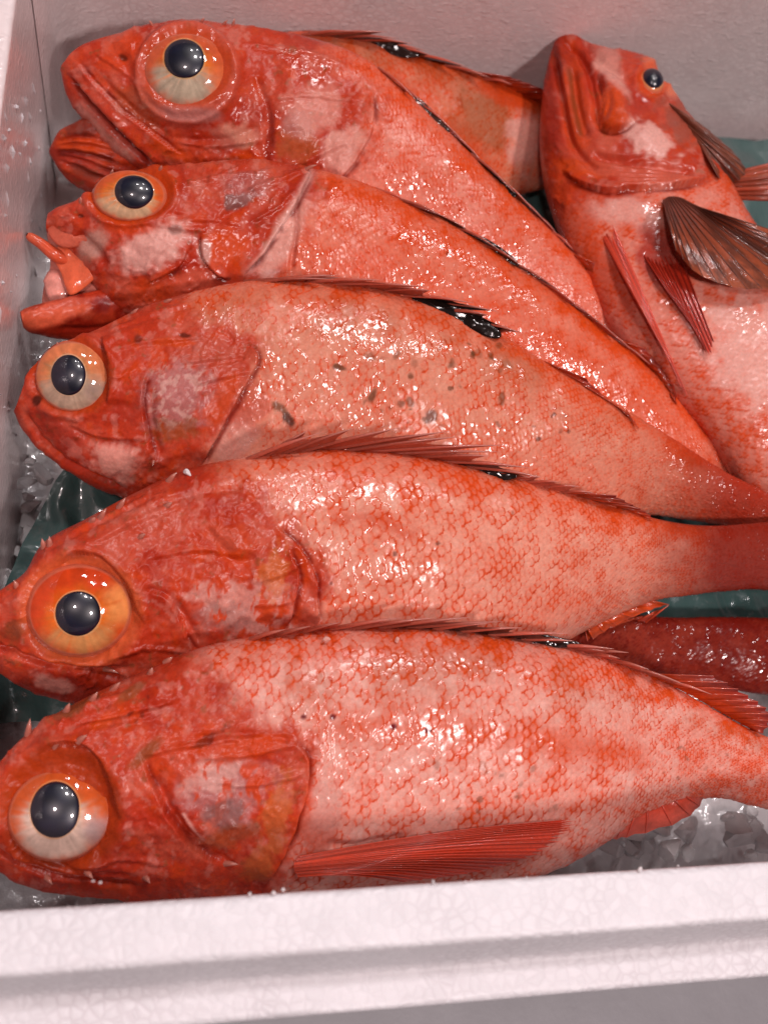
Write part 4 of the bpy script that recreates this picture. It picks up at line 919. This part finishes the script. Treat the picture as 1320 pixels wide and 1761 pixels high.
F.fan([(1058, 228), (1060, 250), (1060, 275), (1058, 298)], [(1160, 210), (1150, 250), (1150, 290), (1160, 330)], 6, 0, -4, RED, DEEP, 'tail_fin', 1, seed=67)

# ---- H: fish underneath the two front ones
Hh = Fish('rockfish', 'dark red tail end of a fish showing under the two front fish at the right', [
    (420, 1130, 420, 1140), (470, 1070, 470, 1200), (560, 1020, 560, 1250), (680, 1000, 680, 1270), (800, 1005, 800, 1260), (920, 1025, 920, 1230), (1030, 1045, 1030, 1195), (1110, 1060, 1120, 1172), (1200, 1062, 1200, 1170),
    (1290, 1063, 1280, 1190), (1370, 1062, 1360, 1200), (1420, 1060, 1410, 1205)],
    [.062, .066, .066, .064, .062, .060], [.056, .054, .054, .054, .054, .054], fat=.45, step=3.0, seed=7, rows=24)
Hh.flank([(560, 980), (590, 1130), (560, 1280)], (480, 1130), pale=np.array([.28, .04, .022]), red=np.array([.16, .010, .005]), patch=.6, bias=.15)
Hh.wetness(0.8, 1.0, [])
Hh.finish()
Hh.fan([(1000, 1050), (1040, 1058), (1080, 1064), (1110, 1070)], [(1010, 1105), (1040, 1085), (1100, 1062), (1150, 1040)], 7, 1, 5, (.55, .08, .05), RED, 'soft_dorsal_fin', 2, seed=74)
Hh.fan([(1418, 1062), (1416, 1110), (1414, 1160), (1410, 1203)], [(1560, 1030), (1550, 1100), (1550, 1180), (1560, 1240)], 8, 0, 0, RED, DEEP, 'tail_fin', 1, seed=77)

# ---- G: fish lying belly up in the back right
G_ = Fish('rockfish', 'red fish lying belly up with brown fins, snout against the back wall', [
    (971, 50, 966, 56), (1000, 66, 948, 86), (1050, 88, 934, 150), (1112, 106, 928, 225), (1156, 165, 934, 298), (1190, 222, 954, 372), (1232, 282, 982, 445), (1262, 345, 1026, 525),
    (1300, 412, 1088, 622), (1356, 480, 1160, 688), (1420, 560, 1222, 758), (1470, 640, 1278, 832), (1520, 730, 1360, 880), (1560, 820, 1450, 925), (1600, 900, 1540, 965), (1630, 940, 1590, 990)],
    [.096, .100, .098, .096, .094, .090, .080], [.094, .090, .086, .084, .082, .080, .072], fatk=[.3, .45, .55, .58, .56, .5, .45], step=2.6, seed=8, rows=34)
G_.flank([(930, 330), (1010, 330), (1100, 320), (1200, 310), (1260, 290)], (1050, 200), pale=np.array([.76, .36, .30]), patch=.6, edge_k=.8, bias=.14)
G_.pblob((1110, 240), (58, 30), PALER, .8, 30, .8, 18, 1); G_.pblob((1050, 195), (30, 40), ORANGE, .8, -10, .4); G_.pblob((1010, 290), (70, 16), ORANGE, .9, 10, .4); G_.pblob((985, 180), (30, 110), RED, .7, -6, .4)
G_.pblob((1100, 300), (110, 20), PINK * 1.05, .9, 8, .3); G_.pblob((1180, 210), (60, 40), np.array([.30, .10, .07]), .7, 45, .6, 16, 2); G_.pblob((1075, 365), (80, 26), PALER, .6, 5, .7); G_.pblob((950, 220), (16, 130), DEEP, .5, 3)
G_.pline([(978, 110), (985, 170), (1000, 240)], 5, OLIVE * .6, .7, .5); G_.pblob((1050, 130), (60, 14), PALE, .5, 55); G_.pblob((1140, 130), (40, 26), np.array([.80, .26, .14]), .8, 50)
G_.pblob((1290, 600), (80, 120), PALER, .7, -30, .6, 20, 5); G_.pblob((1130, 440), (40, 60), np.array([.42, .06, .05]), .8, -20, .4); G_.pblob((985, 400), (50, 120), RED, .6, -20, .6); G_.pblob((1040, 470), (30, 90), RED, .5, -25, .7)
for pl, w, dp in (([(968, 70), (1000, 95), (1020, 150), (1028, 215)], 6, 3), ([(950, 85), (965, 160), (985, 250), (1030, 300)], 7, 3), ([(985, 110), (990, 170), (1010, 240)], 8, 2.4),
                  ([(1030, 130), (1045, 180), (1035, 215), (1060, 225), (1090, 215)], 6, 2), ([(1000, 62), (1040, 110), (1090, 150)], 7, 1.8), ([(1010, 268), (1080, 280), (1150, 292), (1200, 305)], 6, 2.5)): G_.groove(pl, w, dp, 2)
G_.flap([(960, 290), (1000, 318), (1060, 328), (1120, 322), (1180, 318), (1230, 300)], (1080, 250), 3.0, 45); G_.blob((1110, 235), (50, 30), 2.5, 30); G_.blob((1060, 190), (22, 45), 2.0, -10)
G_.groove([(1015, 262), (1060, 272), (1130, 270)], 5, 1.5)
for k in range(4): G_.groove([(1010, 288 + k * 9), (1080, 296 + k * 9), (1160, 302 + k * 5)], 3, 1.0, 2)
G_.flap([(1028, 120), (1040, 175), (1034, 212), (1058, 226), (1095, 214)], (1075, 170), 3.0, 40); G_.blob((975, 170), (12, 80), 2.0, -8); G_.pblob((1045, 110), (24, 40), PALE * .9, .6, -30, .5); G_.pblob((960, 100), (26, 40), DEEP, .5, 10)
G_.socket((1122, 138), (28, 30), 1.2, .6, 40, ORANGE, .6)
G_.wetness(0.9, 0.9, [((960, 200), (40, 150), .3)])
G_.finish()
G_.eye((1121, 138), (22, 25), (1120, 138), (18.5, 21.5), iris_fn((.66, .16, .06), (.70, .26, .12), (.60, .12, .04), None, split=0), dome=.5, lift=1.6, toward=.3)
G_.fan([(1052, 388), (1048, 396), (1042, 404), (1038, 410)], [(1182, 682), (1174, 672), (1160, 640), (1140, 600)], 5, -1, 6, (.58, .045, .016), (.60, .06, .025), 'pelvic_fin', 4, w=4, seed=84, jag=.02, corr=.1)
G_.fan([(1165, 430), (1140, 436), (1122, 440), (1105, 436)], [(1228, 590), (1220, 612), (1195, 570), (1160, 520)], 9, -1, 3, (.42, .022, .008), (.52, .035, .012), 'pelvic_fin', 3, w=2, seed=85, jag=.04, corr=.12)
G_.fan([(1140, 344), (1152, 338), (1170, 340), (1188, 352)], [(1162, 430), (1195, 468), (1250, 492), (1312, 498), (1366, 484), (1376, 440), (1330, 396)], 14, 1, 12, (.22, .03, .012), (.46, .11, .045), 'pectoral_fin', 8, w=1.8, seed=86, dark=.75, raycol=(.14, .035, .02), jag=.01, corr=.08)
G_.fan([(1150, 178), (1170, 200), (1190, 226), (1205, 250)], [(1222, 226), (1262, 262), (1284, 296), (1262, 314), (1236, 306)], 9, 0, 3, (.24, .05, .025), (.34, .09, .04), 'dorsal_fin', 4, w=2.5, seed=87, dark=.8, raycol=(.2, .05, .025), jag=.03, corr=.1)
G_.fan([(1252, 300), (1262, 318), (1272, 340)], [(1380, 268), (1390, 310), (1380, 345)], 6, -2, 4, (.48, .08, .03), (.52, .12, .05), 'dorsal_fin', 2, w=5, seed=88, dark=.6, raycol=(.42, .07, .03), jag=.2)
G_.fan([(1606, 902), (1612, 920), (1620, 935), (1628, 944)], [(1680, 900), (1690, 930), (1690, 960), (1680, 985)], 6, 0, 0, RED, DEEP, 'tail_fin', 1, seed=89)

# black patches of folded web on the back fins
for f_, ol, cl in ((C, [(690, 508), (740, 514), (800, 532), (846, 556), (862, 576), (846, 582), (800, 564), (745, 540), (705, 520)], DARK * .35), (B, [(770, 800), (820, 802), (870, 812), (888, 820), (860, 826), (810, 814)], DARK * .5),
                   (A, [(850, 1092), (900, 1086), (960, 1096), (1000, 1108), (960, 1114), (900, 1104)], DARK * .6), (D, [(800, 396), (840, 412), (880, 440), (892, 456), (870, 450), (826, 420)], DARK * .5),
                   (E, [(828, 280), (856, 300), (886, 330), (880, 338), (850, 312)], DARK * .5), (E, [(690, 146), (730, 176), (770, 218), (764, 226), (724, 188)], DARK * 2), (F, [(560, 58), (620, 60), (680, 76), (722, 94), (690, 98), (630, 78), (575, 68)], DARK * .8)):
    slab('fin_web_patch', f_, ol, (2, 2) if f_ is C else (.6, .6), 2, cl, 1.0 if f_ is C else .35, 9)

# ------------------------------------------------------------------ ice and crumbs
def chunk(name, P, r, mat, seed, label, group, cat, flat=.7, sub=3):
    import bmesh
    bm = bmesh.new(); bmesh.ops.create_icosphere(bm, subdivisions=sub, radius=1.0)
    rg = np.random.default_rng(seed); dirs = rg.normal(size=(16, 3)); dirs /= np.linalg.norm(dirs, axis=1, keepdims=True); cut = rg.uniform(.42, .85, 16); st = rg.uniform(.7, 1.35, 3)
    for v in bm.verts:
        p = np.array(v.co)
        for d_, c_ in zip(dirs, cut):
            q = p @ d_
            if q > c_: p = p - d_ * (q - c_)
        v.co = Vector(p * st * r * np.array([1, 1, flat]))
    me = bpy.data.meshes.new(name); bm.to_mesh(me); bm.free()
    me.polygons.foreach_set('use_smooth', np.zeros(len(me.polygons), bool)); me.materials.append(mat)
    ca = me.color_attributes.new('Col', 'FLOAT_COLOR', 'POINT'); ca.data.foreach_set('color', np.tile(np.array([.70, .34, .28, 1.], np.float32), len(me.vertices)))
    o = bpy.data.objects.new(name, me); COL.objects.link(o); o.location = P; o.rotation_euler = rg.uniform(0, 6, 3) * np.array([.2, .2, 1])
    o['label'] = label; o['category'] = cat; o['group'] = group
rg = np.random.default_rng(77)
for k in range(26):
    p = (rg.uniform(1040, 1340), rg.uniform(1395, 1475)); chunk('ice_chunk', at(p[0], p[1], .034 + rg.uniform(0, .016)), rg.uniform(.003, .0085), ICE, 100 + k, 'clear wet ice lump between the front fish\'s tail and the front rim', 'ice lumps by the front rim', 'ice')
for k in range(14):
    v = rg.uniform(700, 1000); p = (np.interp(v, [700, 1000], [85, 30]) + rg.uniform(-22, 22), v); chunk('ice_chunk', at(p[0], p[1], .036 + rg.uniform(0, .008)), rg.uniform(.003, .006), ICE, 200 + k, 'small clear ice bit beside the left wall below the third fish', 'ice bits by the left wall', 'ice')
for k, (u, v, r) in enumerate([(160, 1513, 5), (172, 1515, 4), (745, 1515, 7), (800, 1513, 4), (1100, 1493, 7), (470, 1532, 5), (486, 1527, 6), (430, 1535, 5), (118, 1557, 4), (130, 1557, 3), (810, 1511, 3), (1165, 1486, 4), (905, 1506, 3)]):
    p = at(u, v + 3, ZR + .0006); p[1] = max(p[1], lip + .001)
    chunk('foam_crumb', p, r * MPP * .62, CRUMB, 300 + k, 'tiny white crumb on the inner edge of the front rim', 'crumbs on the front rim', 'crumb', sub=2)
for k, (u, v, r, f_, lab) in enumerate([(322, 811, 11, B, 'white foam flake on the nape of the second fish'), (467, 778, 6, B, 'pink scrap at the front of the second fish\'s dorsal fin'), (625, 757, 7, B, 'pink scrap halfway along the second fish\'s dorsal fin'), (683, 1100, 8, A, 'pale scrap hanging on the front fish\'s dorsal fin'), (560, 1102, 9, A, 'pale strip of torn skin at the front fish\'s dorsal fin')]):
    chunk('skin_scrap' if k else 'foam_flake', f_.pt((u, v), 2), r * MPP, CRUMB if k == 0 else SKIN, 400 + k, lab, 'scraps stuck to the fish', 'scrap', .5)
